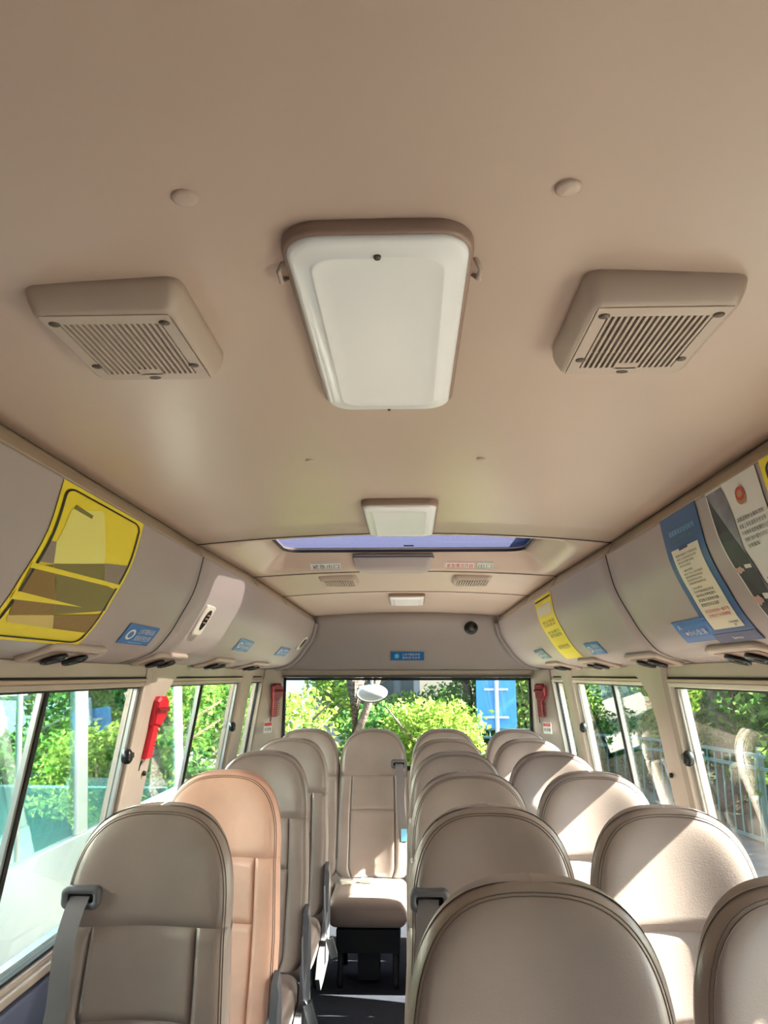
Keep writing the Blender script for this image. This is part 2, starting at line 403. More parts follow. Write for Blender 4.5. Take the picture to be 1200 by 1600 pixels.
# ------------------------------------------------------------------ side walls with ducts, pillars and windows
WZ0, WZ1 = .60, 1.395
bays = {-1: [(1.40, 2.86, 2.12), (3.06, 4.46, 3.72), (4.60, 4.905, None)],  # left front bay closed: unseen solid panel added to cut light
        1: [(-.05, 1.22, .6), (1.40, 2.86, 2.12), (3.06, 4.46, 3.72), (4.60, 4.905, None)]}
WALL = {}; wcount = [0]
for s in (-1, 1):
    nm = 'wall_left' if s < 0 else 'wall_right'
    mb = MB()
    slab(mb, s, YF, 4.98, WZ1, 1.456, 0, .07, 20)           # header band
    slab(mb, s, YF, 4.98, -.0, WZ0-.02, 0.0, .05, 20)
    ps = [YF]+[v for b in bays[s] for v in (b[0], b[1])]+[4.98]
    for i in range(0, len(ps), 2):
        slab(mb, s, ps[i], ps[i+1], WZ0-.02, WZ1, 0, .06, 1 if ps[i+1]-ps[i] < .5 else 4)
    wl = mb.make(nm, M['wallp']); struct(wl); WALL[s] = wl
    
    # outer skin from the roof to the window line (keeps the daylight out of the duct)
    mb = MB(); P = []
    for y in (YF, 2., 4.3, 5.2):
        P.append([(s*.99, y, 2.0), (s*1.02, y, 1.95), (s*1.035, y, 1.6), (s*1.035, y, 1.40)])
    mb.grid(P); solid(mb.make('outer_skin', M['buswhite'], wl), .01)
    mb = MB(); slab(mb, s, YF, 5.0, .0-.65+.2, WZ0, .06, .03, 10); mb.make('outer_skin', M['buswhite'], wl)
    # lower trim and sill
    mb = MB(); slab(mb, s, YF, 4.9, .02, .545, -.03, .03, 12); bevel(mb.make('lower_trim', M['navyp'], wl), .01, 3)
    mb = MB(); slab(mb, s, YF, 4.9, .556, .585, -.024, .06, 12); bevel(mb.make('sill_trim', M['wallp'], wl), .006, 2)
    # track lines in the header
    mb = MB(); slab(mb, s, YF, 4.86, 1.408, 1.414, -.003, .006, 16); mb.make('header_groove', M['dark'], wl)
    mb = MB(); slab(mb, s, YF, 4.86, 1.396, 1.407, -.008, .012, 16); bevel(mb.make('header_rail', M['trim'], wl), .002)
    # flared pillar covers
    for (a, b) in [(1.22, 1.40), (2.86, 3.06), (4.46, 4.60)]:
        zz = [(.56, 0, 0), (1.25, 0, 0), (1.34, 0, .03), (1.40, -.01, .10), (1.44, -.03, .2), (1.462, -.05, .26)]
        mb = MB(); rings = []
        for z, da, db in zz:
            if a > 4: db *= .25
            y0 = a-.004+da*.5; y1 = b+.004+db
            rings.append([(s*wx(y0, z, -.004), y0, z), (s*wx(y0+.02, z, -.018), y0+.02, z), (s*wx(y1-.02, z, -.018), y1-.02, z), (s*wx(y1, z, -.004), y1, z),
                          (s*wx(y1, z, .03), y1, z), (s*wx(y0, z, .03), y0, z)])
        loft(mb, rings); mb.make('pillar_cover', M['wallp'], wl, False)
    # ducts
    for (a, b) in [(YF, -.4), (-.394, .98), (.986, 2.547), (2.553, None)]:
        P = []; nt_ = 54
        for j in range(nt_+1):
            t = 9*j/nt_; row = []
            for i in range(25):
                bb = b if b is not None else yend(prof(4.8, t)[1])
                row.append(duct(s, a+(bb-a)*i/24, t))
            P.append(row)
        mb = MB(); mb.grid(P); o = mb.make('duct_panel', M['plastic'], wl, True)
        m_ = o.modifiers.new('solid', 'SOLIDIFY'); m_.thickness = .004
        # thicken away from the cabin
        c = o.data.polygons[25*10].normal; m_.offset = 1 if (c.x*s) > 0 else -1
    P = [[duct(s, YF+(4.82-YF)*i/20, 9*j/30, -.008) for i in range(21)] for j in range(31)]
    mb = MB(); mb.grid(P); mb.make('duct_backing', M['seam'], wl)
    for ys_ in (.983, 2.55):
        P = [[duct(s, ys_-.004, 8.6*j/54, .0008), duct(s, ys_+.004, 8.6*j/54, .0008)] for j in range(55)]
        mb = MB(); mb.grid(P); solid(mb.make('duct_seam', M['seam'], wl), .002)
    # windows
    for (a, b, sb) in bays[s]:
        wcount[0] += 1
        win = estruct('window_%d' % wcount[0])
        sm = sb is None
        # inner frame
        fr = MB(); fw = .008 if sm else .022
        slab(fr, s, a, a+fw, WZ0-.02, WZ1, -.006, .045); slab(fr, s, b-fw, b, WZ0-.02, WZ1, -.006, .045)
        slab(fr, s, a+fw, b-fw, WZ1-.016, WZ1, -.006, .045, 4); slab(fr, s, a+fw, b-fw, WZ0-.02, WZ0, -.006, .045, 4)
        bevel(fr.make('window_frame', M['whiteframe'] if s > 0 else M['wallp'], win), .003)  # right frames take a paler colour that holds their sunlit tone
        ru = MB(); a2, b2 = a+fw, b-fw; rw = .007
        slab(ru, s, a2, a2+rw, WZ0, WZ1-.016, .018, .014); slab(ru, s, b2-rw, b2, WZ0, WZ1-.016, .018, .014)
        slab(ru, s, a2, b2, WZ1-.022, WZ1-.016, .010, .024, 4); slab(ru, s, a2, b2, WZ0, WZ0+.01, .006, .03, 4)
        ru.make('window_seal', M['rubber'], win)
        if sm:
            g = MB(); slab(g, s, a2+rw, b2-rw, WZ0+.01, WZ1-.022, .022, .004); g.make('window_pane', M['glass'], win)
        else:
            g = MB(); slab(g, s, a2+rw, sb, WZ0+.01, WZ1-.022, .028, .004, 1); g.make('window_pane', M['glass'], win)
            g = MB(); slab(g, s, sb-.012, b2-rw, WZ0+.01, WZ1-.022, .014, .004, 1); g.make('window_pane', M['glass'], win)
            g = MB(); slab(g, s, sb-.012, sb+.008, WZ0+.01, WZ1-.022, .010, .014); bevel(g.make('sash_bar', M['rubber'], win), .002)
            g = MB(); slab(g, s, sb-.026, sb-.013, WZ0+.01, WZ1-.022, .016, .014); g.make('sash_bar', M['alu'], win)
            # rear vertical sash edge rail
            g = MB(); slab(g, s, b2-rw-.02, b2-rw, WZ0+.01, WZ1-.022, .008, .012); g.make('sash_rail', M['alu'], win)
            if s > 0:
                g = MB(); slab(g, s, b2-rw-.05, b2-rw-.032, WZ0+.01, WZ1-.022, .010, .010); g.make('sash_rail', M['whiteframe'], win)
            # latch
            yl = b-.05; zl = 1.14
            g = MB(); X = wx(yl, zl, .004)
            g.lathe([(.004, 0), (.018, -.004), (.022, -.016), (.020, -.028), (.012, -.036)], (0, 0, 0), 'X', 18)
            g.v = [(s*(X+p[0]), yl-.02+p[1], zl+p[2]*1.25) for p in g.v]
            o = g.make('window_latch', M['black'], win, True)
            g = MB(); g.box((s*(X-.012), yl+.012, zl), (.03, .045, .022)); bevel(g.make('latch_grip', M['black'], win), .006, 3)
    # small pull clip on the pillar
    for yy in (2.95,):
        g = MB(); g.lathe([(.003, 0), (.010, -.003), (.008, -.012)], (0, 0, 0), 'X', 12)
        g.v = [(s*(wx(yy, 1.08, -.016)+p[0]), yy+.04+p[1], 1.06+p[2]) for p in g.v]
        g.make('coat_hook', M['black'], wl, True)

# ------------------------------------------------------------------ rear wall
rw_ = MB()
P = []
for j in range(41):
    t = 9*j/40; z = prof(4.8, t)[1]; y = yend(z); x = prof(4.8, t)[0]; x = abs(duct(1, y, t).x)
    n = 24
    P.append([(x*(2*i/n-1), y+.0+.03*(1-(2*i/n-1)**2)*0, duct(1, y, t).z) for i in range(n+1)])
# top rows follow the ceiling crown
top = []; x0 = abs(P[0][0][0]); z0 = P[0][0][2]
for i in range(25):
    u = 2*i/24-1; top.append((u*x0, 4.815, zc(4.83, u*xs(4.83))+.002))
rear = MB(); rear.grid([top]+P); rear_hdr = None
rearwall = estruct('wall_rear')
o = rear.make('header_panel', M['plastic'], rearwall, True); solid(o, .01, 1 if o.data.polygons[300].normal.y > 0 else -1)
mb = MB()
mb.box((0, 5.07, 1.43), (1.70, .12, .05)); mb.box((0, 5.07, .42), (1.9, .08, .84))
bevel(mb.make('window_surround', M['wallp'], rearwall), .006)
mb = MB(); mb.box((0, 5.005, 1.413), (1.58, .02, .016)); mb.make('header_rail', M['greyp'], rearwall)
for s in (-1, 1):
    mb = MB(); rings = []
    for z in (.0, .6, 1.0, 1.35, 1.46):
        xo = wx(4.905, z, -.006); xi = .785+(1.40-z)*.02
        rings.append([(s*xo, 4.905, z), (s*(xo+.03), 4.93, z), (s*(xo+.02), 5.12, z), (s*xi, 5.12, z), (s*xi, 5.03, z), (s*(xi+.02), 5.0, z)])
    loft(mb, rings); bevel(mb.make('corner_column', M['wallp'], rearwall), .008, 3)
    # curved border between duct end and header panel
    pts = []
    for j in range(31):
        t = 8.6*j/30; z = prof(4.8, t)[1]; y = yend(z)-.012; p = duct(s, y, t, .004); pts.append(p)
    mb = MB(); mb.tube(pts, .016, 8); mb.make('header_border', M['plastic'], rearwall, True)
mb = MB(); mb.box((0, 5.15, 1.72), (1.9, .02, .6)); mb.make('outer_skin', M['buswhite'], rearwall)
rwin = estruct('window_%d' % (wcount[0]+1))
mb = MB()
for (x0, x1, z0, z1) in [(-.80, -.775, .84, 1.40), (.775, .80, .84, 1.40), (-.8, .8, .84, .865), (-.8, .8, 1.388, 1.404)]:
    mb.box(((x0+x1)/2, 5.04, (z0+z1)/2), (x1-x0, .03, z1-z0))
mb.make('window_seal', M['rubber'], rwin)
mb = MB(); mb.box((0, 5.05, 1.125), (1.57, .004, .54)); mb.make('window_pane', M['rglass'], rwin)

# front of the cabin (behind the camera): windscreen wall
fw_ = estruct('wall_front'); mb = MB()
mb.box((0, YF-.03, .4), (2.2, .06, .9)); mb.box((0, YF-.03, 1.80), (2.1, .06, .40)); mb.box((-1.02, YF-.03, 1.2), (.1, .06, .8)); mb.box((1.02, YF-.03, 1.2), (.1, .06, .8))
mb.make('windscreen_surround', M['wallp'], fw_)
fwin = estruct('window_%d' % (wcount[0]+2)); mb = MB(); mb.box((0, YF-.03, 1.22), (1.98, .006, .78)); mb.make('window_pane', M['wglass'], fwin)

# ------------------------------------------------------------------ ceiling fittings
def lampunit(cx, y0, y1, wdt, th, label, seat_r=.045, slope=0., wires=False):
    cy = (y0+y1)/2; ln = y1-y0; zb = min(zc(y0, cx), zc(y1, cx), zc(cy, cx)); sl = (zc(y1, 0)-zc(y0, 0))/ln
    t = thing('ceiling_lamp', label, 'lamp', (cx, cy, zc(cy, cx)))
    def ring(w_, l_, r_, z): return [(x, y, z+y*sl) for x, y in rrect(w_, l_, r_, 8)]
    mb = MB(); r = seat_r
    loft(mb, [ring(wdt-.006, ln-.006, r, .012), ring(wdt, ln, r, -.004), ring(wdt, ln, r, -th*.55), ring(wdt-.006, ln-.006, r, -th*.7), ring(wdt-.016, ln-.016, r*.9, -th*.7)])
    mb.make('lamp_rim', M['lamprim'], t, True)
    mb = MB(); r2 = r*.85
    a = wdt-.012; b = ln-.012
    loft(mb, [ring(a, b, r2, -th*.6), ring(a, b, r2, -th*.82), ring(a-.006, b-.006, r2, -th*.97), ring(a-.016, b-.016, r2, -th*1.03),
              ring(a-.046, b-.055, r2*.8, -th*1.06), ring(a-.048, b-.058, r2*.8, -th*1.12), ring(a-.052, b-.064, r2*.8, -th*1.14), ring(a-.056, b-.068, r2*.8, -th*1.10), ring(a-.09, b-.11, r2*.6, -th*1.10)])
    mb.make('lamp_cover', M['acryl'], t, True)
    if wires:
        mb = MB(); mb.lathe([(.003, 0), (.0045, -.001), (.0035, -.004)], (-.0, -ln/2+.035, -th*1.03), 'Z', 12); mb.make('screw', M['screw'], t, True)
        mb = MB(); mb.lathe([(.002, 0), (.003, -.001), (.002, -.003)], (0, ln/2-.012, -th*1.0), 'Z', 12); mb.make('screw', M['screw'], t, True)
        for s in (-1, 1):
            mb = MB(); c = (s*(wdt/2+.003), -ln/2+.10, -.012)
            mb.tube([(c[0], c[1]-.02, .002), (c[0]+s*.008, c[1]-.012, -.010), (c[0]+s*.006, c[1], -.016), (c[0]+s*.009, c[1]+.012, -.010), (c[0], c[1]+.02, .002)], .003, 6)
            mb.make('cover_clip', M['ventp'], t, True)
    return t
lampunit(-.012, .722, 1.262, .212, .022, 'large white rectangular ceiling lamp with a brownish rim, nearest the viewer', .045, wires=True)
lampunit(-.004, 2.02, 2.46, .212, .026, 'smaller white ceiling lamp just before the roof hatch', .03)
lampunit(.008, 3.97, 4.30, .190, .024, 'small white ceiling lamp on the rearmost ceiling panel', .02)

def bigvent(cx, cy, label):
    wd, ln = .190, .238; h = .036
    t = thing('ceiling_vent', label, 'vent', (cx, cy, zc(cy, cx)), 'square slatted vents beside the large ceiling lamp')
    def ring(w_, l_, r_, z): return [(x, y, z) for x, y in rrect(w_, l_, r_, 6)]
    mb = MB()
    loft(mb, [ring(wd, ln, .018, .012), ring(wd, ln, .018, -.008), ring(wd-.004, ln-.004, .018, -.018), ring(wd-.016, ln-.018, .016, -h+.004), ring(wd-.026, ln-.030, .012, -h), ring(wd-.030, ln-.034, .012, -h),
              ring(wd-.030, ln-.034, .012, -h+.014)], cap1=False)
    mb.make('housing', M['ventp'], t, True)
    gw, gl = wd-.032, ln-.036
    mb = MB(); mb.box((0, 0, -h+.018), (gw, gl, .004)); mb.make('vent_back', M['dark'], t)
    # grille frame
    bx, by = .015, .022
    mb = MB()
    for (x0, x1, y0, y1) in [(-gw/2, gw/2, -gl/2, -gl/2+by), (-gw/2, gw/2, gl/2-by, gl/2), (-gw/2, -gw/2+bx, -gl/2+by, gl/2-by), (gw/2-bx, gw/2, -gl/2+by, gl/2-by)]:
        mb.box(((x0+x1)/2, (y0+y1)/2, -h+.0015), (x1-x0, y1-y0, .005))
    mb.box((0, gl*.18, -h+.005), (gw-2*bx, .004, .003)); mb.box((0, -gl*.02, -h+.006), (gw-2*bx, .003, .003)); mb.box((0, -gl*.22, -h+.006), (gw-2*bx, .003, .003))
    mb.box((0, gl/2-by-.006, -h+.0016), (.03, .02, .0052))
    mb.make('grille_frame', M['ventp'], t)
    n = 17; iw = gw-2*bx; p = iw/n
    me = None
    for i in range(n):
        x = -iw/2+p*(i+.5)
        if me is None:
            mb = MB(); mb.box((0, 0, 0), (p*.46, gl-2*by, .006)); o = mb.make('slat', M['ventp'], t); me = o.data
        else: o = link('slat', me, t)
        o.location = (x, 0, -h+.002)
    sm = None
    for sx in (-1, 1):
        for sy in (-1, 1):
            xx = sx*(gw/2-.011); yy = sy*(gl/2-.020)*(1 if sy < 0 else .62)
            if sm is None:
                mb = MB(); mb.lathe([(.001, .004), (.0072, .004), (.0068, 0), (.0045, -.0012)], (0, 0, 0), 'Z', 14); o = mb.make('screw', M['screw'], t, True); sm = o.data
            else: o = link('screw', sm, t)
            o.location = (xx, yy, -h-.002)
    mb = MB(); mb.lathe([(.002, .001), (.009, .001), (.008, -.001), (.006, -.0005)], (0, gl/2-.012, -h-.001), 'Z', 14); mb.v = [(p_[0], p_[1]*.55+.045, p_[2]) for p_ in mb.v]; mb.make('vent_tab', M['screw'], t, True)
    return t
bigvent(-.345, .942, 'square slatted beige ceiling vent left of the large lamp')['group'] = 'square ceiling vents'
bigvent(.325, .944, 'square slatted beige ceiling vent right of the large lamp')['group'] = 'square ceiling vents'

def smallvent(cx, label):
    y0, y1 = 3.37, 3.56; cy = (y0+y1)/2; wd, ln, h = .17, .19, .022
    z = zc(cy, cx); sl = (zc(y1, cx)-zc(y0, cx))/ln
    t = thing('air_vent', label, 'vent', (cx, cy, z), 'small vents on the panel behind the hatch')
    def ring(w_, l_, r_, zz): return [(x, y, zz+y*sl) for x, y in rrect(w_, l_, r_, 5)]
    mb = MB(); loft(mb, [ring(wd, ln, .02, .01), ring(wd, ln, .02, -.004), ring(wd-.02, ln-.02, .016, -h), ring(wd-.034, ln-.034, .01, -h), ring(wd-.034, ln-.034, .01, -h+.008)], cap1=False)
    mb.make('housing', M['ventp'], t, True)
    mb = MB(); mb.box((0, 0, -h+.010), (wd-.036, ln-.036, .003)); mb.make('vent_back', M['seam'], t)
    n = 12; p = (wd-.036)/n; me = None
    for i in range(n):
        if me is None: mb = MB(); mb.box((0, 0, 0), (p*.55, ln-.036, .005)); o = mb.make('slat', M['ventp'], t); me = o.data
        else: o = link('slat', me, t)
        o.location = (-(wd-.036)/2+p*(i+.5), 0, -h+.003)
smallvent(-.298, 'small dark slatted vent behind the hatch, left of the handle block')
smallvent(.302, 'small slatted vent behind the hatch, right of the handle block')

# hatch handle block
t = thing('hatch_handle', 'beige moulded handle block behind the roof hatch glass', 'handle', (-.045, 3.225, 1.862))
mb = MB()
def rg(w_, l_, r_, z, dy=0): return [(x, y+dy, z) for x, y in rrect(w_, l_, r_, 6)]
loft(mb, [rg(.335, .15, .02, .05), rg(.335, .15, .02, .036), rg(.325, .14, .02, .028, .004), rg(.315, .12, .025, .004, .012), rg(.29, .09, .025, -.010, .022), rg(.24, .06, .02, -.014, .028)])
mb.make('handle_block', M['plastic'], t, True)
mb = MB(); ring = rg(.337, .152, .02, .038); mb.tube(ring+[ring[0]], .002, 5); mb.make('handle_seam', M['seam'], t)

# blanking caps
for i, (x, y, r, lab) in enumerate([(-.20, .675, .0135, 'round beige blanking cap above the left ceiling vent'), (.178, .672, .0135, 'round beige blanking cap above the right ceiling vent'),
                       (-.196, 1.63, .011, 'small round ceiling plug between large lamp and small lamp, left'), (.18, 1.63, .010, 'small round ceiling plug between large lamp and small lamp, right')]):
    mb = MB(); mb.lathe([(r*.9, .004), (r, 0), (r*.96, -.003), (r*.7, -.0045), (r*.2, -.005)], (0, 0, 0), 'Z', 28)
    o = mb.make('blanking_cap', M['vinyl'], None, True); o.location = (x, y, zc(y, x)+.0005); tag(o, lab, 'cap', 'ceiling blanking caps')

# rear camera dome
t = thing('camera_dome', 'small black round camera on the rear header panel', 'camera', (.405, yend(1.71), 1.71))
mb = MB(); mb.lathe([(.043, .012), (.043, -.008), (.040, -.014), (.036, -.028), (.024, -.042), (.008, -.047)], (0, 0, 0), 'Y', 24); mb.make('dome_body', M['black'], t, True)
mb = MB(); mb.lathe([(.014, -.044), (.014, -.050), (.010, -.053)], (0, 0, -.006), 'Y', 16); mb.make('lens', M['greyp'], t, True)

# ------------------------------------------------------------------ duct fittings and posters
class DM:
    """maps (u, v) of a sheet lying on the duct: u along y0->y1, v along t0->t1"""
    def __init__(s, side, y0, y1, t0, t1, skew=0.):
        s.s = side; s.y0 = y0; s.y1 = y1; s.t0 = t0; s.t1 = t1; s.k = skew
    def __call__(s, u, v, off): return duct(s.s, s.y0+(s.y1-s.y0)*u+s.k*v, s.t0+(s.t1-s.t0)*v, off)
class PM:
    """plane map"""
    def __init__(s, o, ux, vy, n): s.o = Vector(o); s.ux = Vector(ux); s.vy = Vector(vy); s.n = Vector(n)
    def __call__(s, u, v, off): return s.o+s.ux*u+s.vy*v+s.n*off
def sheet(name, mp, m, parent, u0=0, u1=1, v0=0, v1=1, off=.003, nu=6, nv=12, th=.0008):
    P = [[mp(u0+(u1-u0)*i/nu, v0+(v1-v0)*j/nv, off) for i in range(nu+1)] for j in range(nv+1)]
    Q = [[mp(u0+(u1-u0)*i/nu, v0+(v1-v0)*j/nv, off-th) for i in range(nu+1)] for j in range(nv+1)]
    mb = MB(); mb.grid(P); mb.grid(Q)
    N = (nu+1)*(nv+1); W = nu+1
    for i in range(nu): mb.f.append((i, i+1, N+i+1, N+i)); b = nv*W; mb.f.append((b+i, b+i+1, N+b+i+1, N+b+i))
    for j in range(nv): mb.f.append((j*W, (j+1)*W, N+(j+1)*W, N+j*W)); mb.f.append((j*W+nu, (j+1)*W+nu, N+(j+1)*W+nu, N+j*W+nu))
    return mb.make(name, m, parent, False)
def poly(name, mp, pts, m, parent, off=.0042):
    """flat print: fills polygon by fan after fine subdivision of a convex outline"""
    bm = bmesh.new(); vs = [bm.verts.new((p[0], p[1], 0)) for p in pts]; f = bm.faces.new(vs)
    bmesh.ops.triangulate(bm, faces=bm.faces[:])
    for _ in range(4):
        es = [e for e in bm.edges if e.calc_length() > .09]
        if not es: break
        bmesh.ops.subdivide_edges(bm, edges=es, cuts=1); bmesh.ops.triangulate(bm, faces=bm.faces[:])
    v = [mp(q.co.x, q.co.y, off) for q in bm.verts]; idx = {q: i for i, q in enumerate(bm.verts)}
    fs = [[idx[q] for q in f.verts] for f in bm.faces]; bm.free()
    return addmesh(name, v, fs, m, parent)
def line(name, mp, pts, wdt_u, wdt_v, m, parent, off=.0045, closed=False):
    mb = MB(); pts = list(pts)
    if closed: pts.append(pts[0])
    for a, b in zip(pts[:-1], pts[1:]):
        n = max(1, int(max(abs(a[0]-b[0])*6, abs(a[1]-b[1])*16)))
        for k in range(n):
            p = (a[0]+(b[0]-a[0])*k/n, a[1]+(b[1]-a[1])*k/n); q = (a[0]+(b[0]-a[0])*(k+1)/n, a[1]+(b[1]-a[1])*(k+1)/n)
            dx, dy = q[0]-p[0], q[1]-p[1]; l = math.hypot(dx/wdt_u, dy/wdt_v) or 1
            nx, ny = -dy/wdt_v/l*wdt_u/2, dx/wdt_u/l*wdt_v/2
            ex, ey = dx*.06, dy*.06
            i = len(mb.v)
            mb.v += [mp(p[0]+nx-ex, p[1]+ny-ey, off), mp(q[0]+nx+ex, q[1]+ny+ey, off), mp(q[0]-nx+ex, q[1]-ny+ey, off), mp(p[0]-nx-ex, p[1]-ny-ey, off)]
            mb.f.append((i, i+1, i+2, i+3))
    return mb.make(name, m, parent)
def texts(name, mp, items, m, parent, off=.0048):
    """items: (string, u0, u1, vtop, vbottom)"""
    mb = MB()
    for s_, u0, u1, v0, v1 in items:
        g, f = text_geo(s_); mb.add([mp(u0+(u1-u0)*a, v1+(v0-v1)*b, off) for a, b in g], f)
    o = addmesh(name, mb.v, mb.f, m, parent); o['kind'] = 'stuff'; return o
def rr01(u0, u1, v0, v1, r, asp=1., n=5):
    pts = []
    for cx, cy, a0 in ((u1-r, v1-r*asp, 0), (u0+r, v1-r*asp, 90), (u0+r, v0+r*asp, 180), (u1-r, v0+r*asp, 270)):
        for k in range(n+1):
            a = math.radians(a0+90*k/n); pts.append((cx+r*math.cos(a), cy+r*asp*math.sin(a)))
    return pts

# left yellow poster  (u: left->right in the picture = increasing y)
t = thing('poster', 'large yellow poster with black rounded border on the left overhead duct', 'poster', duct(-1, 1.72, 3.))
t.location = (0, 0, 0)
mp = DM(-1, 1.482, 1.955, .12, 6.2)
sheet('poster_sheet', mp, M['yellow'], t)
line('poster_border', mp, rr01(.045, .955, .035, .965, .09, .55), .022, .012, M['ink'], t, closed=True)
def yt(l): return [((y-1.482)/.473, (tt-.12)/6.08) for y, tt in l]
poly('poster_print', mp, yt([(1.545, 1.0), (1.69, .55), (1.705, .6), (1.795, 2.62), (1.565, 3.36), (1.53, 2.6)]), M['yellow2'], t, .0040)
poly('poster_print', mp, yt([(1.555, .95), (1.56, .78), (1.65, .86), (1.648, 1.0)]), M['olive'], t, .0043)
poly('poster_print', mp, yt([(1.506, 2.5), (1.53, 2.45), (1.565, 3.36), (1.508, 3.46)]), M['greypr'], t, .0043)
poly('poster_print', mp, yt([(1.795, 2.62), (1.925, 2.32), (1.925, 3.55), (1.852, 3.6)]), M['greypr'], t, .0043)
poly('poster_print', mp, yt([(1.565, 3.36), (1.795, 2.64), (1.852, 3.6), (1.93, 3.7), (1.945, 4.6), (1.70, 5.03)]), M['olive'], t, .0043)
poly('poster_print', mp, yt([(1.49, 3.75), (1.565, 3.40), (1.70, 5.03), (1.525, 5.26), (1.50, 4.75)]), M['brown'], t, .0044)
poly('poster_print', mp, yt([(1.52, 5.28), (1.70, 5.05), (1.745, 5.5), (1.54, 5.48)]), M['tanpr'], t, .0046)
poly('poster_print', mp, yt([(1.70, 5.05), (1.93, 4.75), (1.93, 5.5), (1.745, 5.5)]), M['brown'], t, .0045)
poly('poster_print', mp, yt([(1.484, 3.56), (1.95, 3.38), (1.95, 3.6), (1.484, 3.78)]), M['yellow'], t, .0050)
poly('poster_print', mp, yt([(1.486, 4.55), (1.81, 4.63), (1.486, 4.8)]), M['yellow'], t, .0050)

def bluesticker(side, y0, y1, t0, t1, label, flip, detail=True, pal='blue'):
    t = thing('sticker', label, 'sticker', (0, 0, 0))
    mp = DM(side, y0, y1, t0, t1)
    if flip: mp = DM(side, y1, y0, t0, t1)
    sheet('sticker_sheet', mp, M[pal], t, nu=2, nv=4)
    its = [('上车不要系玩机', .38, .90, .14, .42), ('请系好安全带', .38, .90, .48, .76)]
    texts('lettering', mp, its, M['paper'], t)
    poly('sticker_print', mp, [(.2+.12*math.cos(a*math.pi/8), .5+.26*math.sin(a*math.pi/8)) for a in range(16)], M['paper'], t)
    poly('sticker_print', mp, [(.2+.07*math.cos(a*math.pi/8), .5+.16*math.sin(a*math.pi/8)) for a in range(16)], M[pal], t, .0048)
    line('sticker_print', mp, [(.30, .88), (.72, .88)], .3, .04, M['cyan'], t)
bluesticker(-1, 2.17, 2.43, 4.86, 5.78, 'blue seat belt sticker low on the left duct beside the yellow poster', False)
bluesticker(-1, 3.42, 3.68, 4.52, 5.36, 'small light blue sticker in the middle of the left rear duct', False)
bluesticker(-1, 4.30, 4.56, 4.40, 5.22, 'smallest blue sticker at the rear end of the left duct', False)
bluesticker(1, 3.09, 3.30, 5.05, 5.87, 'blue and white sticker on right duct beside narrow yellow strip', True)
bluesticker(1, 4.10, 4.34, 4.75, 5.65, 'small teal blue sticker near rear end of right duct', True, pal='blue2')

# left oval vehicle badge plates
def badge(y0, y1, t0, t1, label, nm='air_outlet'):
    t = thing(nm, label, 'grille'); mp = DM(-1, y0, y1, t0, t1)
    mb = MB()
    for off_, k in ((0, 1.), (.008, 1.), (.011, .9)):
        pass
    rings = []
    for off_, e in ((-.002, 0), (.007, 0), (.010, .04), (.010, .12)):
        rings.append([mp(.5+(u-.5)*(1-e*2), .5+(v-.5)*(1-e), off_) for u, v in rr01(0, 1, 0, 1, .2, .3)])
    loft(mb, rings); mb.make('bezel', M['whiteframe'], t, True)
    mb = MB(); el = [(.5+.26*math.cos(a*math.pi/10), .5+.34*math.sin(a*math.pi/10)) for a in range(20)]
    loft(mb, [[mp(u, v, .010) for u, v in el], [mp(u, v, .0125) for u, v in el], [mp(.5+(u-.5)*.7, .5+(v-.5)*.85, .012) for u, v in el]]); mb.make('oval_slot', M['dark'], t, True)
    for sv in (-1, 0, 1):
        pts = [mp(.5+.2*k, .5+sv*.13, .014) for k in (-1, 0, 1)]
        mb = MB(); mb.tube(pts, .003, 6); mb.make('slat', M['lamprim'], t, True)
badge(2.735, 2.83, 2.85, 4.85, 'upright beige plate with dark oval slot on the left duct')
badge(4.66, 4.73, 2.3, 4.3, 'small dark oval slot plate at the rear end of the left duct')

# reading light / air nozzle consoles under both ducts
def console(side, yc, label):
    t = thing('nozzle_console', label, 'air nozzle', (0, 0, 0), 'air nozzle consoles under the overhead ducts')
    mp = DM(side, yc-.17, yc+.17, 6.1, 8.5)
    rings = []
    for off_, e in ((-.002, 0), (.010, 0), (.014, .03), (.014, .05)):
        rings.append([mp(.5+(u-.5)*(1-e*2), .5+(v-.5)*(1-e*3), off_) for u, v in rr01(0, 1, 0, 1, .12, 1.)])
    mb = MB(); loft(mb, rings); mb.make('bezel', M['ventp'], t, True)
    mb = MB(); loft(mb, [[mp(u, v, .0140) for u, v in rr01(.08, .92, .16, .84, .08)], [mp(u, v, .0146) for u, v in rr01(.08, .92, .16, .84, .08)]]); mb.make('console_recess', M['lamprim'], t)
    for u in (.30, .66):
        c = mp(u, .5, .015); a = (mp(u+.01, .5, .015)-c).normalized(); b = (mp(u, .51, .015)-c).normalized(); n = (mp(u, .5, .02)-c).normalized()
        R = .034
        mb = MB(); loft(mb, [[c+a*(R*q*math.cos(k*math.pi/10))+b*(R*q*math.sin(k*math.pi/10))+n*h for k in range(20)] for q, h in ((1, 0), (1, .006), (.9, .009), (.8, .006), (.78, .002), (.2, .001))])
        mb.make('air_nozzle', M['black'], t, True)
        for q in (.5,):
            mb = MB(); pts = [c+a*(R*q*math.cos(k*math.pi/8))+b*(R*q*math.sin(k*math.pi/8))+n*.006 for k in range(17)]; mb.tube(pts, .0022, 5); mb.make('nozzle_ring', M['greyp'], t, True)
ordn = ['nearest', 'second', 'third', 'rearmost']
for i, yc in enumerate((1.99, 2.76, 3.50, 4.26)):
    for s in (-1, 1):
        console(s, yc, 'twin air nozzle console under the %s duct, %s of four' % ('left' if s < 0 else 'right', ordn[i]))

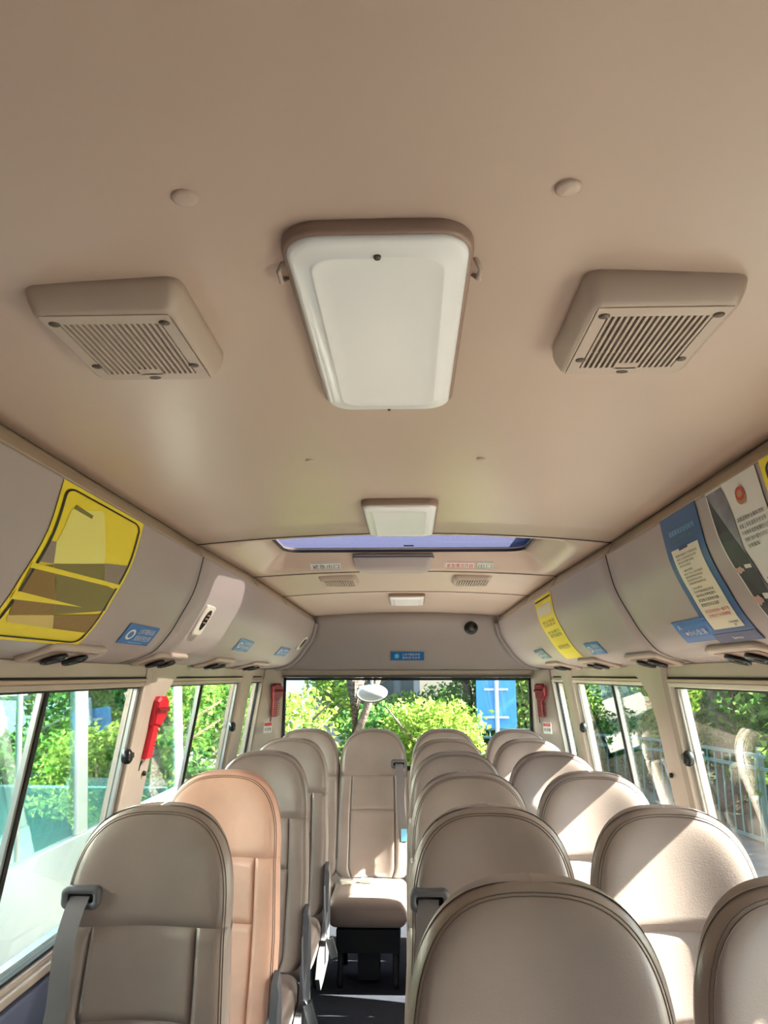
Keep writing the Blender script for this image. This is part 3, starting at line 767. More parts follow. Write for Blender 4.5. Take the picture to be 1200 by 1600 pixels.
# right: yellow poster at the frame edge
t = thing('poster', 'yellow poster with black border at the right edge, beside the white poster', 'poster')
mp = DM(1, 1.405, .95, -.0, 6.0)
sheet('poster_sheet', mp, M['yellow'], t); line('poster_border', mp, rr01(.05, .95, .04, .965, .09, .55), .022, .012, M['ink'], t, closed=True)
# white and grey poster
t = thing('poster', 'white poster with crest and grey figures on right overhead duct', 'poster')
mp = DM(1, 1.672, 1.425, .05, 7.0)
sheet('poster_sheet', mp, M['paper'], t)
# dark and grey photographic areas
def curve_poly(f0, f1, v0, v1, n=14): return [(f0(v0+(v1-v0)*i/n), v0+(v1-v0)*i/n) for i in range(n+1)]+[(f1(v1-(v1-v0)*i/n), v1-(v1-v0)*i/n) for i in range(n+1)]
def strip(name, mp, f0, f1, v0, v1, m, parent, off, n=16):
    P = [[mp(f0(v0+(v1-v0)*i/n)+(f1(v0+(v1-v0)*i/n)-f0(v0+(v1-v0)*i/n))*j/3, v0+(v1-v0)*i/n, off) for j in range(4)] for i in range(n+1)]
    mb = MB(); mb.grid(P); return mb.make(name, m, parent)
strip('poster_print', mp, lambda v: .03+.0*v, lambda v: .03+.36*math.sin(min(1, v/.75)*math.pi*.75), .03, .93, M['darkph'], t, .0040)
strip('poster_print', mp, lambda v: .03+.36*math.sin(min(1, v/.75)*math.pi*.75)-.02+(.0 if v > .2 else (.2-v)*-.1), lambda v: .34+.06*math.sin(v*9)+(.14*v), .02, .93, M['greyph'], t, .0044)
for k, vv in enumerate((.50, .66)):
    poly('poster_print', mp, [(.08+.10*math.cos(a*math.pi/6), vv+.02*math.sin(a*math.pi/6)+.01*(a % 2)) for a in range(12)], M['skin'], t, .0050)
    poly('poster_print', mp, [(.22, vv-.02), (.34, vv-.015), (.33, vv+.01), (.21, vv+.005)], M['paper'], t, .0051)
poly('poster_print', mp, [(.66+.09*math.cos(a*math.pi/8), .115+.042*math.sin(a*math.pi/8)) for a in range(16)], M['gold'], t, .0046)
poly('poster_print', mp, [(.66+.085*math.cos(a*math.pi/8), .10+.034*math.sin(a*math.pi/8)) for a in range(16)], M['redink'], t, .0049)
poly('poster_print', mp, [(.66+.045*math.cos(a*math.pi/8), .10+.018*math.sin(a*math.pi/8)) for a in range(16)], M['gold'], t, .0052)
texts('lettering', mp, [('道路运输安全乘车须知', .47, .95, .215, .24), ('乘客上车后请系好安全带', .47, .95, .255, .28), ('不得携带易燃易爆危险品', .47, .95, .295, .32), ('车辆行驶中请勿与司机交谈', .47, .95, .335, .36), ('文明乘车', .47, .68, .375, .40)], M['ink'], t)
poly('poster_print', mp, [(.76, .52), (.86, .50), (.96, .53), (.97, .62), (.74, .60)], M['ink'], t, .0048)
poly('poster_print', mp, [(.78, .47), (.85, .455), (.92, .47), (.90, .50), (.80, .50)], M['greyph'], t, .0048)
line('poster_print', mp, [(.46, .585), (.97, .60)], .02, .006, M['ink'], t)
# blue notice poster
t = thing('poster', 'tall blue notice with cream text panel on right overhead duct', 'poster')
mp = DM(1, 1.985, 1.735, .02, 5.98, skew=.035)
sheet('poster_sheet', mp, M['blue2'], t)
sheet('notice_panel', mp, M['cream'], t, .14, .86, .27, .90, .0040, 4, 10)
poly('poster_print', mp, [(.36, .255), (.60, .250), (.60, .285), (.36, .29)], M['navy'], t, .0046)
sheet('notice_foot', mp, M['navy'], t, .0, 1, .93, 1, .0040, 4, 2)
texts('lettering', mp, [('乘客乘车安全告知书', .20, .88, .125, .165)], M['cyan'], t)
texts('lettering', mp, [('出行平安', .24, .80, .18, .215)], M['greenpr'], t)
L1 = ['尊敬的乘客为了您的安全', '请您上车后系好安全带', '请勿在车厢内吸烟', '保持车内清洁']
its = [(s_, .22, .22+.052*len(s_), .315+.03*i, .335+.03*i) for i, s_ in enumerate(L1)]
L2 = ['一乘车须知', '请先下后上有序乘车', '请勿携带危险物品', '老弱病残孕优先', '请看管好随身物品']
its += [(s_, .24, .24+.055*len(s_), .45+.03*i, .47+.03*i) for i, s_ in enumerate(L2)]
L3 = ['二安全提示', '行车中请勿站立走动', '请勿将头手伸出窗外', '紧急情况请用安全锤', '砸窗逃生听从指挥']
its += [(s_, .24, .24+.055*len(s_), .615+.03*i, .635+.03*i) for i, s_ in enumerate(L3)]
its += [('交通运输管理', .60, .82, .858, .872), ('宣', .68, .74, .878, .89)]
texts('lettering', mp, its, M['ink'], t)
texts('lettering', mp, [('祝您旅途愉快一路平安', .24, .82, .775, .795), ('文明出行从我做起', .26, .78, .803, .823)], M['redink'], t)
texts('lettering', mp, [('Service', .42, .64, .955, .975)], M['paper'], t, .0052)
# blue card overlapped by the notice
t = thing('sticker', 'bright blue card tucked beside the tall blue notice', 'sticker')
mp = DM(1, 2.235, 1.99, 4.85, 5.8, skew=0)
sheet('card_sheet', mp, M['blue'], t, nu=3, nv=4)
texts('lettering', mp, [('A', .12, .22, .14, .36)], M['paper'], t); texts('lettering', mp, [('小心坠落', .30, .84, .42, .66)], M['paper'], t)
poly('card_print', mp, [(.22, .5), (.29, .5), (.29, .62), (.22, .62)], M['pinkpr'], t)
# narrow yellow strip
t = thing('poster', 'narrow yellow strip poster hanging on the right rear duct', 'poster')
mp = DM(1, 3.70, 3.37, .35, 5.95, skew=.13)
sheet('poster_sheet', mp, M['yellow'], t, nu=4)
line('poster_border', mp, [(.04, .05), (.97, .05)], .02, .02, M['ink'], t)
sheet('poster_label', mp, M['cream'], t, .10, .92, .12, .30, .0045, 2, 3)
texts('lettering', mp, [('禁止吸烟', .16, .88, .39, .44), ('文明乘车', .16, .88, .45, .50)], M['brown'], t)
texts('lettering', mp, [('安全提示', .16, .88, .58, .63), ('请勿喧哗', .16, .88, .64, .69)], M['greenpr'], t)
texts('lettering', mp, [('请系安全带', .2, .86, .79, .85)], M['greypr'], t)

# rear header sticker
zc_ = 1.540; yy = yend(1.53)
t = thing('sticker', 'blue rectangular notice sticker centred on the rear header panel', 'sticker')
mp = PM((-.098, yend(1.565)-.002, 1.565), (.21, 0, 0), (0, .55*.052, -.052), (0, -.95, -.3))
sheet('sticker_sheet', mp, M['blue'], t, nu=2, nv=2)
texts('lettering', mp, [('上车不要玩手机', .34, .88, .16, .44), ('请系好', .34, .62, .54, .82)], M['paper'], t)
texts('lettering', mp, [('安全带', .64, .88, .54, .82)], M['pinkpr'], t)
poly('sticker_print', mp, [(.18+.07*math.cos(a*math.pi/8), .5+.28*math.sin(a*math.pi/8)) for a in range(16)], M['cyan'], t)
# hatch stickers
def hsticker(x0, x1, label, m1, m2, s_):
    t = thing('sticker', label, 'sticker'); ya, yb = 3.205, 3.245
    def mp(u, v, off):
        x = x0+(x1-x0)*u; y = ya+(yb-ya)*v; z = hz(y, x); return Vector((x, y, z-off))
    sheet('sticker_sheet', mp, M['paper'], t, nu=6, nv=2, off=.0015)
    line('sticker_print', mp, rr01(.02, .98, .08, .92, .02, 3), .012, .06, M[m1], t, .0022, True)
    texts('lettering', mp, [(s_, .08, .92, .25, .8)], M[m2], t, .0025)
def hz(y, x):
    z = zc(y, x); dy = max(0, HY0-y, y-HY1)/.145; dx = max(0, abs(x)-HX)/.12; d = min(1, math.hypot(dx, dy)); s = 1-d; s = s*s*(3-2*s)
    return z+(1.922-z)*s
hsticker(-.40, -.265, 'white lettered sticker left of the hatch handle block', 'greypr', 'ink', '紧急出口')
hsticker(.170, .300, 'white sticker with red lettering right of the hatch handle block', 'redink', 'redink', '紧急情况开启')
hsticker(.307, .375, 'small white and green sticker right of the red lettered one', 'greenpr', 'greenpr', '出口')

# ------------------------------------------------------------------ safety hammers
def hammer(name, label, org, up, right, nrm, L=.24, wd=.055, mk='red'):
    t = thing(name, label, 'safety hammer', org)
    U, Rr, N = Vector(up).normalized(), Vector(right).normalized(), Vector(nrm).normalized()
    def P(a, b, c): return Rr*a*wd+U*b*L+N*c
    mb = MB()   # holder head
    out = [(-.45, .55), (-.5, .95), (-.3, 1.02), (.3, 1.02), (.55, .92), (.55, .66), (.2, .5)]
    loft(mb, [[P(a, b, 0) for a, b in out], [P(a, b, .022) for a, b in out], [P(a*.85, .76+(b-.76)*.85, .030) for a, b in out]]); mb.make('holder', M[mk], t)
    out = [(-.42, .0), (-.38, .55), (.12, .55), (.1, .0)]
    mb = MB(); loft(mb, [[P(a, b, 0) for a, b in out], [P(a, b, .018) for a, b in out], [P(-.13+(a+.13)*.8, .27+(b-.27)*.95, .024) for a, b in out]]); mb.make('handle', M[mk], t)
    me = None
    for i in range(8):
        mb = MB(); b0 = .04+i*.058
        mb.hexa([P(.06, b0, .0), P(.34, b0, .0), P(.34, b0+.026, .0), P(.06, b0+.026, .0), P(.06, b0, .022), P(.34, b0, .016), P(.34, b0+.026, .016), P(.06, b0+.026, .022)])
        mb.make('grip_rib', M[mk], t)
    mb = MB(); mb.tube([P(-.45, .80, .034), P(.45, .80, .034)], .008, 8); mb.make('hammer_head', M['darkred'], t)
    mb = MB(); mb.tube([P(-.4, -.02, .008), P(-.42, -.10, .004), P(-.40, -.18, .002)], .003, 6); mb.make('lanyard', M['black'], t)
    return t
yy = 2.93
hammer('safety_hammer', 'bright red emergency hammer on the left window pillar', (-(wx(2.97, 1.12)-.022), 2.97, 1.115), (.155*1, 0.06, 1), (0.25, 1, 0), (1, -.35, 0), .225, .075)
hammer('safety_hammer', 'red emergency hammer, shade painted into its colour, on the left rear corner column', (-.83, 4.965, 1.165), (.03, 0, 1), (.7, .7, 0), (.6, -.8, 0), .20, .075, 'darkred')
hammer('safety_hammer', 'red emergency hammer, shade painted into its colour, on the right rear corner column', (.85, 4.955, 1.165), (-.06, 0, 1), (.7, -.7, 0), (-.6, -.8, 0), .20, .075, 'darkred')
for s, lab in ((-1, 'small white and red sticker on the left rear corner column'), (1, 'small white and red sticker on the right rear corner column')):
    t = thing('sticker', lab, 'sticker'); a = Vector((s*.885, 4.893, 1.135)); b = Vector((s*.845, 4.948, 1.135)); 
    if s > 0: a, b = b, a
    n = Vector((-s*.8, -.6, 0))
    mp = PM(a, b-a, (s*.004, 0, -.065), n)
    sheet('sticker_sheet', mp, M['paper'], t, nu=1, nv=1, off=.006); sheet('sticker_band', mp, M['redink'], t, .05, .95, .05, .35, .0068, 1, 1)
    texts('lettering', mp, [('安全锤', .1, .9, .5, .8)], M['ink'], t, .0075)

# ------------------------------------------------------------------ seats
ZT, ZB, ZS = 1.125, .40, .885
def hw(z):
    base = .187+.010*min(1, max(0, (ZS-z)/.2))
    z1 = .875
    if z > z1: 
        q = (z-z1)/(ZT-z1); return max(.001, base*(1-min(1, q)**3.0)**(1/2.8))
    if z < ZB+.05: return base*(1-.12*((ZB+.05-z)/.05)**2)
    return base
def yrec(z): return -(ZT-z)*.20-.03*max(0, (.7-z)/.3)**2   # front face centre line (camera side), negative y towards camera
def yfront(x, z):
    w_ = hw(z); u = abs(x)/w_
    q = max(0, (z-.9)/(ZT-.9))
    roll = .050*(1-math.sqrt(max(0, 1-min(1, u)**5)))       # edge rounding
    crown = .05*(1-math.sqrt(max(0, 1-min(1, q)**3)))
    hollow = .030*(1-min(1, u/.86)**2)*(1-q**2.5)
    if ZB < z < ZS: hollow += .006*max(0, 1-(u/.5)**2)
    return yrec(z)+roll+crown+hollow
def build_back():
    NV = 74; NU = 60
    zs = []
    for i in range(NV+1):
        q = i/NV; zs.append(ZB+(ZT-ZB)*(1-(1-q)**1.0) if q < .62 else None)
    zs = [ZB+(.86-ZB)*i/44 for i in range(45)]+[.86+(ZT-.86)*math.sin(math.pi/2*i/30) for i in range(1, 31)]
    regions = {}
    zs[min(range(len(zs)), key=lambda i: abs(zs[i]-ZS))] = ZS; zs[min(range(len(zs)), key=lambda i: abs(zs[i]-.712))] = .712
    cols = [math.sin(math.pi/2*(2*i/NU-1))*.55+(2*i/NU-1)*.45 for i in range(NU+1)]
    AC = min((c for c in cols if c > 0), key=lambda c: abs(c-.62))
    def groove(x, z, w_):
        g = 0
        def G(d, wd, dep): return dep*math.exp(-(d/wd)**2)
        g += G(z-ZS, .0040, .010)
        xin = AC*w_
        if z < ZS: g += G(abs(x)-xin, .0040, .010)
        if z < ZS and abs(x) < xin: g += G(z-.712, .0040, .010)
        return g
    front = []
    for z in zs:
        w_ = hw(z); row = []
        for a in cols:
            x = a*w_; g = groove(x, z, w_)
            row.append(Vector((x, yfront(x, z)+g, z)))
        front.append(row)
    # back surface
    back = []
    for z in zs:
        w_ = hw(z); q = max(0, (z-.9)/(ZT-.9)); row = []
        for a in cols:
            u = abs(a); th = .105+.02*min(1, (ZT-z)/.3)
            yb = yrec(z)+.050+(th-.050)*math.sqrt(max(0, 1-u**3.2))*math.sqrt(max(0, 1-q**3))
            row.append(Vector((a*w_, yb, z)))
        back.append(row)
    nj = NU+1
    reg = {'headrest': MB(), 'back_insert_up': MB(), 'back_insert_low': MB(), 'bolL': MB(), 'bolR': MB(), 'backrest': MB()}
    cache = {k: {} for k in reg}
    def vid(k, key, p):
        d = cache[k]
        if key not in d: d[key] = len(reg[k].v); reg[k].v.append(tuple(p))
        return d[key]
    for i in range(len(zs)-1):
        for j in range(NU):
            q = [(i, j), (i, j+1), (i+1, j+1), (i+1, j)]
            c = sum((front[a][b] for a, b in q), Vector())/4
            xin = AC*hw(c.z)
            if c.z > ZS: k = 'headrest'
            elif abs(c.x) < xin: k = 'back_insert_up' if c.z > .712 else 'back_insert_low'
            else: k = 'bolL' if c.x < 0 else 'bolR'
            reg[k].f.append([vid(k, ('f',)+e, front[e[0]][e[1]]) for e in q])
            reg['backrest'].f.append([vid('backrest', ('b',)+e, back[e[0]][e[1]]) for e in q[::-1]])
    # underside closing strip
    for j in range(NU):
        k = 'backrest'
        reg[k].f.append([vid(k, ('u', 0, j), front[0][j]), vid(k, ('b', 0, j), back[0][j]), vid(k, ('b', 0, j+1), back[0][j+1]), vid(k, ('u', 0, j+1), front[0][j+1])])
    out = {}
    for k, m in reg.items():
        me = bpy.data.meshes.new(k); me.from_pydata(m.v, [], m.f); me.materials.append(M['leather']); me.polygons.foreach_set('use_smooth', [True]*len(me.polygons)); me.update(); out[k] = me
    return out
BK = build_back()
def meshof(mb, m, smooth=True):
    o = mb.make('tmp', m, None, smooth); me = o.data; bpy.data.objects.remove(o); return me
# double stitching that follows the front edge of the arch
def stitch(inset):
    mb = MB(); pts = []
    for k in range(73):
        a = k/72
        if a < .25: z = ZB+.08+(.875-ZB-.08)*(a/.25); x = -(hw(z)-inset)
        elif a > .75: z = ZB+.08+(.875-ZB-.08)*((1-a)/.25); x = hw(z)-inset
        else:
            an = math.pi*(1-(a-.25)/.5); cx = math.cos(an); sz = abs(math.sin(an))
            x = math.copysign(abs(cx)**(2/2.8), cx)*(.188-inset); z = .875+(ZT-.875-inset)*sz**(2/3.0)
        pts.append(Vector((x, yfront(x, min(z, ZT-.001))-.0008, z)))
    mb.tube(pts, .0010, 5); return mb
mb = stitch(.011); mb2 = stitch(.0155); mb.add(mb2.v, mb2.f); STI = meshof(mb, M['thread'])
# cushion
def cushion():
    mb = MB(); rings = []
    for (y, k) in [(-.150, .55), (-.158, .86), (-.175, 1.), (-.30, 1.02), (-.42, 1.02), (-.50, 1.), (-.548, .93), (-.566, .75), (-.572, .45)]:
        w_ = .185*(1 if k > .8 else .93+.07*k); h = .065*k; c = .335+(.008 if y < -.45 else 0)-(.012 if k < .9 and y < -.5 else 0)
        rings.append([(x, y, c+z) for x, z in rrect(2*w_, 2*h, min(h*.8, .045), 5)])
    loft(mb, rings); return mb
CUSH = meshof(cushion(), M['leather'])
mb = MB(); mb.box((0, -.34, .20), (.30, .30, .10)); mb.box((0, -.34, .10), (.10, .20, .16)); BASE = mb
o = BASE.make('tmp', M['base']); bevel(o, .01); BASE = o.data; bpy.data.objects.remove(o)
mb = MB(); mb.tube([(0, -.48, .0), (0, -.48, .02), (0, -.44, .27)], .014, 8); LEG1 = meshof(mb, M['base'])
mb = MB(); mb.tube([(0, -.18, .0), (0, -.18, .02), (0, -.22, .27)], .014, 8); LEG2 = meshof(mb, M['base'])
# side cover (dark grey)
def sidecover():
    out = [(-.10, .58), (-.055, .60), (-.02, .50), (-.03, .30), (-.10, .20), (-.34, .18), (-.40, .24), (-.34, .30), (-.20, .33), (-.15, .42)]
    mb = MB(); loft(mb, [[(x, y-.02, z) for y, z in out] for x in (.0, .016)]+[[(.022, -.15+(y+.15)*.85-.02, .36+(z-.36)*.9) for y, z in out]]); return mb
SIDE = meshof(sidecover(), M['greyp'], False)
# belt guide + strap
def beltguide():
    mb = MB(); z0 = .945
    def ring(w_, h_, r_, y): return [(x, y, z0+z) for x, z in rrect(w_, h_, r_, 5)]
    y = yfront(.147, z0)
    loft(mb, [ring(.084, .046, .014, y+.012), ring(.084, .046, .014, y-.010), ring(.078, .040, .012, y-.014), ring(.060, .020, .006, y-.014), ring(.058, .018, .006, y-.002)], cap1=False); return mb
GUIDE = meshof(beltguide(), M['greyp'])
mb = MB(); y = yfront(.147, .945); mb.box((0, y-.003, .945), (.062, .003, .022)); SLOT = meshof(mb, M['dark'], False)
def strap():
    mb = MB(); L = []; Rr = []
    for k in range(25):
        z = .948-(.948-.42)*k/24; x0 = -.0-.030*k/24-.004*math.sin(k*.5); y = yfront(.147, z)-.012-.016*min(1, k/4)-.006*math.sin(k*.35)
        if k == 0: y = yfront(.147, z)-.004
        L.append((x0-.024, y, z)); Rr.append((x0+.020, y-.004, z))
    mb.grid([L, Rr]); return mb
o = strap().make('tmp', M['belt'], None, True); STRAP = o.data; bpy.data.objects.remove(o)
def buckle():
    mb = MB(); mb.tube([(0, 0, 0), (.004, -.004, -.10), (.012, -.010, -.18), (.030, -.02, -.20)], .006, 6)
    mb.v = [(p[0], p[1]*3 if False else p[1], p[2]) for p in mb.v]
    m2 = MB(); L = [(0, -.022, .0), (.004, -.024, -.10), (.010, -.026, -.185), (.022, -.026, -.2)]; Rr = [(0, .018, .0), (.004, .018, -.10), (.010, .016, -.185), (.022, .016, -.2)]
    m2.grid([L, Rr]); return m2
o = buckle().make('tmp', mat('belt_blue_grey', (84, 90, 104), .6), None, True); BSTR = o.data; bpy.data.objects.remove(o)
def bbody(dx, sx, m):
    mb = MB(); rot = Matrix.Rotation(math.radians(-18), 3, 'Y'); mb.box((.034+dx, -.004, -.235), (sx, .036, .07), rot); o = mb.make('tmp', m); me = o.data; bpy.data.objects.remove(o); return me
BB1 = bbody(0, .026, M['black'])
rot = Matrix.Rotation(math.radians(-18), 3, 'Y'); mb = MB(); mb.box((.036, -.026, -.235), (.030, .006, .074), rot); o = mb.make('tmp', M['metal']); BB2 = o.data; bpy.data.objects.remove(o)

def seat(x, y, label, guide=0, cover=0, bk=0, sun_tint=False, dz=0., lean=0.):
    t = thing('passenger_seat', label, 'seat', (x, y, dz), 'passenger seats in the minibus')
    if lean: t.rotation_euler.z = lean
    def add(nm, me, loc=(0, 0, 0), lab=None, lm=None):
        o = link(nm, me, t, loc)
        if lm is not None:
            o.material_slots[0].link = 'OBJECT'; o.material_slots[0].material = lm
        if lab: o['label'] = lab
        return o
    lm = M['sunlit_leather'] if sun_tint else None
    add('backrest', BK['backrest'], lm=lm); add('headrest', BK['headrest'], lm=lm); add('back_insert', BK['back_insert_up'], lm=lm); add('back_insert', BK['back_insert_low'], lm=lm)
    add('side_bolster', BK['bolL'], lm=lm); add('side_bolster', BK['bolR'], lm=lm); add('stitching', STI)
    add('seat_cushion', CUSH); add('seat_base', BASE)
    for lx in (-.13, .13): add('leg', LEG1, (lx, 0, 0)); add('leg', LEG2, (lx, 0, 0))
    if guide:
        add('belt_guide', GUIDE, (guide*.140, 0, 0)); add('guide_slot', SLOT, (guide*.140, 0, 0))
        o = add('belt_strap', STRAP, (guide*.140, 0, 0))
        if guide > 0: o.scale.x = -1
    if cover:
        o = add('side_cover', SIDE, (cover*.190, 0, 0))
        if cover < 0: o.scale.x = -1
    if bk:
        o = add('buckle_strap', BSTR, (bk*.205, -.255, .545)); o2 = add('buckle', BB1, (bk*.205, -.255, .545)); o3 = add('buckle_face', BB2, (bk*.205, -.255, .545), 'silver buckle face')
        if bk < 0:
            for q in (o, o2, o3): q.scale.x = -1
    return t
ROW = [1.17, 1.82, 2.47, 3.12, 3.77, 4.42]
on = ['first', 'second', 'third', 'fourth', 'fifth', 'rearmost']
seat(-.560, ROW[1], 'taupe leather seat with grey shoulder belt, nearest on the left side', -1, 1, 1)
seat(-.560, ROW[2], 'taupe leather seat with sunlight painted into its colour, behind the nearest left seat', -1, 1, 1, sun_tint=True)
seat(-.558, ROW[3], 'taupe leather left window seat directly behind the one painted sunlit', -1, 1, 1)
seat(-.552, ROW[4], 'fourth taupe leather seat back along the left windows', -1, 1, 1)
seat(-.555, ROW[5], 'rearmost taupe leather seat on the left side by the rear window', -1, 0, 0)
for i, xx in enumerate([.197, .200, .203, .200, .200, .212]):
    lab = ['taupe seat back at the bottom centre, nearest of the right aisle column', 'second taupe seat along the right of the aisle, grey belt guide at its left edge', 'third taupe leather seat along the right side of the aisle',
           'fourth taupe leather seat along the right side of the aisle', 'fifth taupe leather seat along the right side of the aisle, just before the rear bench', 'rear bench taupe seat right of the central one'][i]
    seat(xx, ROW[i], lab, -1 if i == 1 else 0, 0, 0)
for i, xx in enumerate([.592, .598, .582, .577, .583, .615]):
    lab = ['taupe seat cut by the bottom right corner, nearest along the right windows', 'large sunlit taupe seat, second along the right windows', 'third seat along the right windows, with a sunlit patch',
           'fourth seat along the right windows', 'fifth seat along the right windows, before the rear bench', 'rear bench seat in the right corner by the rear window'][i]
    seat(xx, ROW[i], lab, 0, 0, 0)
ms = seat(-.183, ROW[5], 'central rear bench seat at the end of the aisle, belt on its right', 1, 0, 0)
for (a, b, r, m_) in [(-.12, -.30, 20, 'whiteframe'), (-.02, -.27, -8, 'whiteframe')]:
    mb = MB(); mb.box((a, b, .412), (.06, .035, .02), Matrix.Rotation(math.radians(r), 3, 'Z')); bevel(mb.make('buckle', M[m_], ms), .004)
mb = MB(); mb.box((.168, -.13, .60), (.03, .01, .06)); mb.make('belt_label', M['cyan'], ms)

# ------------------------------------------------------------------ outside
GZ = -.65
mb = MB(); mb.box((0, 20, GZ-.05), (90, 90, .1)); g = mb.make('ground', M['asphalt']); struct(g)
mb = MB(); mb.box((11.2, 14, GZ+.02), (13.6, 50, .12)); o = mb.make('verge', M['soil']); struct(o)

# fence on the right
t = thing('metal_fence', 'teal painted metal railing running beside the road on the right', 'fence', (4.3, 10, GZ))
FP = [Vector((5.1, 3.0, 0)), Vector((4.3, 10.0, 0)), Vector((3.9, 12.3, 0)), Vector((2.5, 14.3, 0)), Vector((.95, 15.0, 0))]
org = Vector((4.3, 10, 0)); balm = None; pom = None
for a_, b_ in zip(FP[:-1], FP[1:]):
    L_ = (b_-a_).length; d_ = (b_-a_).normalized(); rot = Matrix.Rotation(math.atan2(d_.y, d_.x), 3, 'Z')
    for zz in (1.10, .95, .12):
        mb = MB(); mb.box((a_+b_)/2-org+Vector((0, 0, zz)), (L_, .035, .04), rot); mb.make('rail', M['fence'], t)
    n = int(L_/.17)
    for i in range(n):
        if balm is None: mb = MB(); mb.tube([(0, 0, .13), (0, 0, 1.09)], .011, 6); o = mb.make('baluster', M['fence'], t); balm = o.data
        else: o = link('baluster', balm, t)
        o.location = a_+d_*(L_*(i+.5)/n)-org
    m_ = max(1, round(L_/2.1))
    for i in range(m_):
        if pom is None: mb = MB(); mb.box((0, 0, .60), (.045, .045, 1.2)); o = mb.make('post', M['fence'], t); pom = o.data
        else: o = link('post', pom, t)
        o.location = a_+d_*(L_*i/m_)-org

def leaves(name, m, parent, blobs, n, size, seed, dens_shell=.6):
    r = np.random.default_rng(seed); B = np.array(blobs)      # x,y,z,rx,ry,rz
    vol = B[:, 3]*B[:, 4]*B[:, 5]; pick = r.choice(len(B), n, p=vol/vol.sum()); b = B[pick]
    d = r.normal(size=(n, 3)); d /= np.linalg.norm(d, axis=1)[:, None]; rad = r.random(n)**(.33*dens_shell+.02)
    c = b[:, :3]+d*b[:, 3:]*rad[:, None]*(1+.12*r.normal(size=(n, 1)))
    a = r.normal(size=(n, 3)); a /= np.linalg.norm(a, axis=1)[:, None]
    q = r.normal(size=(n, 3)); q = np.cross(a, q); q /= np.linalg.norm(q, axis=1)[:, None]
    s = size*(.6+.8*r.random(n))[:, None]
    V = np.empty((n, 4, 3)); V[:, 0] = c-a*s*.5; V[:, 1] = c+q*s*.28; V[:, 2] = c+a*s*.5; V[:, 3] = c-q*s*.28
    nn = np.cross(a, q); V[:, 1] += nn*s*.12; V[:, 3] += nn*s*.12
    me = bpy.data.meshes.new(name); me.vertices.add(4*n); me.vertices.foreach_set('co', V.reshape(-1))
    me.loops.add(4*n); me.loops.foreach_set('vertex_index', np.arange(4*n)); me.polygons.add(n); me.polygons.foreach_set('loop_start', np.arange(n)*4)
    try: me.polygons.foreach_set('loop_total', np.full(n, 4))
    except Exception: pass
    me.update(calc_edges=True); me.validate(); me.materials.append(m)
    o = bpy.data.objects.new(name, me); COL.objects.link(o); o.parent = parent
    return o
def tree(name, label, x, y, h, r, m, n, size, seed, trunk=.1, group=None, low=.3, cat='tree'):
    t = thing(name, label, cat, (x, y, GZ), group); rr = np.random.default_rng(seed+99)
    pts = [(0, 0, -.05)]+[(.06*math.sin(k*1.3+seed), .06*math.cos(k*1.7+seed), h*.8*k/6) for k in range(1, 7)]
    mb = MB(); mb.tube(pts, [trunk*(1.25-.13*k) for k in range(7)], 10)
    for k in range(5):
        a = rr.random()*6.28; z = h*(.3+.1*k); mb.tube([(0, 0, z), (math.cos(a)*r*.4, math.sin(a)*r*.4, z+.25), (math.cos(a)*r*.75, math.sin(a)*r*.75, z+.55)], [trunk*.45, trunk*.3, trunk*.12], 6)
    mb.make('trunk', M['bark'], t, True)
    blobs = []
    for k in range(14):
        a = rr.random()*6.28; q = rr.random()**.5*r*.72; z = h*(low+(1-low)*rr.random())
        s = r*(.34+.22*rr.random()); blobs.append((math.cos(a)*q, math.sin(a)*q, min(z, h-s*.5), s, s, s*.8))
    leaves('foliage', m, t, blobs, n, size, seed)
    return t
# right side growth behind the fence
k = 0
for (x, y, h, r, m, lab) in [(6.0, 6.2, 3.2, 1.5, 'leafB', 'leafy tree close behind the railing at the right edge'), (5.8, 9.0, 3.4, 1.6, 'leafA', 'bright leafy tree behind the railing left of the thick trunk'),
                             (6.6, 11.6, 4.0, 1.9, 'leafB', 'dark leafy tree behind the railing in the first right window'), (5.8, 14.2, 3.4, 1.6, 'leafA', 'bright bushy tree behind the railing in the second right window'),
                             (6.4, 17.5, 4.0, 2.0, 'leafC', 'yellow green tree behind the railing further off'), (7.5, 21.5, 4.4, 2.4, 'leafB', 'far green tree behind the railing near the rear corner'), (9.5, 9.5, 4.6, 2.4, 'leafB', 'deep green tree in the second line behind the railing'),
                             (9.6, 14.5, 4.8, 2.6, 'leafA', 'broad bright tree in the second line behind the railing')]:
    tree('tree', lab, x, y, h, r, M[m], 9000, .13, 10+k, group='trees beyond the right railing', low=.12); k += 1
for (x, y, lab) in [(5.75, 6.6, 'low bush against the railing at the right frame edge'), (5.5, 8.9, 'low bush against the railing before the thick trunk'), (5.3, 13.2, 'low bush behind the railing past the thick trunk'),
                    (4.9, 15.4, 'low bush where the railing bends'), (3.6, 16.0, 'low bush behind the bend of the railing'), (2.2, 16.4, 'low bush behind the far end of the railing')]:
    tree('shrub', lab, x, y, 2.1, 1.05, M['leafA' if k % 2 else 'leafB'], 6000, .10, 10+k, trunk=.04, low=.05, cat='bush', group='bushes behind the railing'); k += 1
t = thing('tree', 'thick bare tree trunk behind the railing in the right window', 'tree', (4.85, 12.4, GZ))
mb = MB(); mb.tube([(0, 0, -.05), (.02, 0, .4), (0, .02, 1.4), (-.05, 0, 2.6), (-.12, .05, 4.2)], [.26, .21, .19, .18, .14], 14); mb.make('trunk', M['bark'], t, True)
mb = MB(); mb.tube([(-.05, 0, 2.5), (.5, .2, 3.4), (1., .3, 4.2)], [.12, .09, .05], 8); mb.make('branch', M['bark'], t, True)
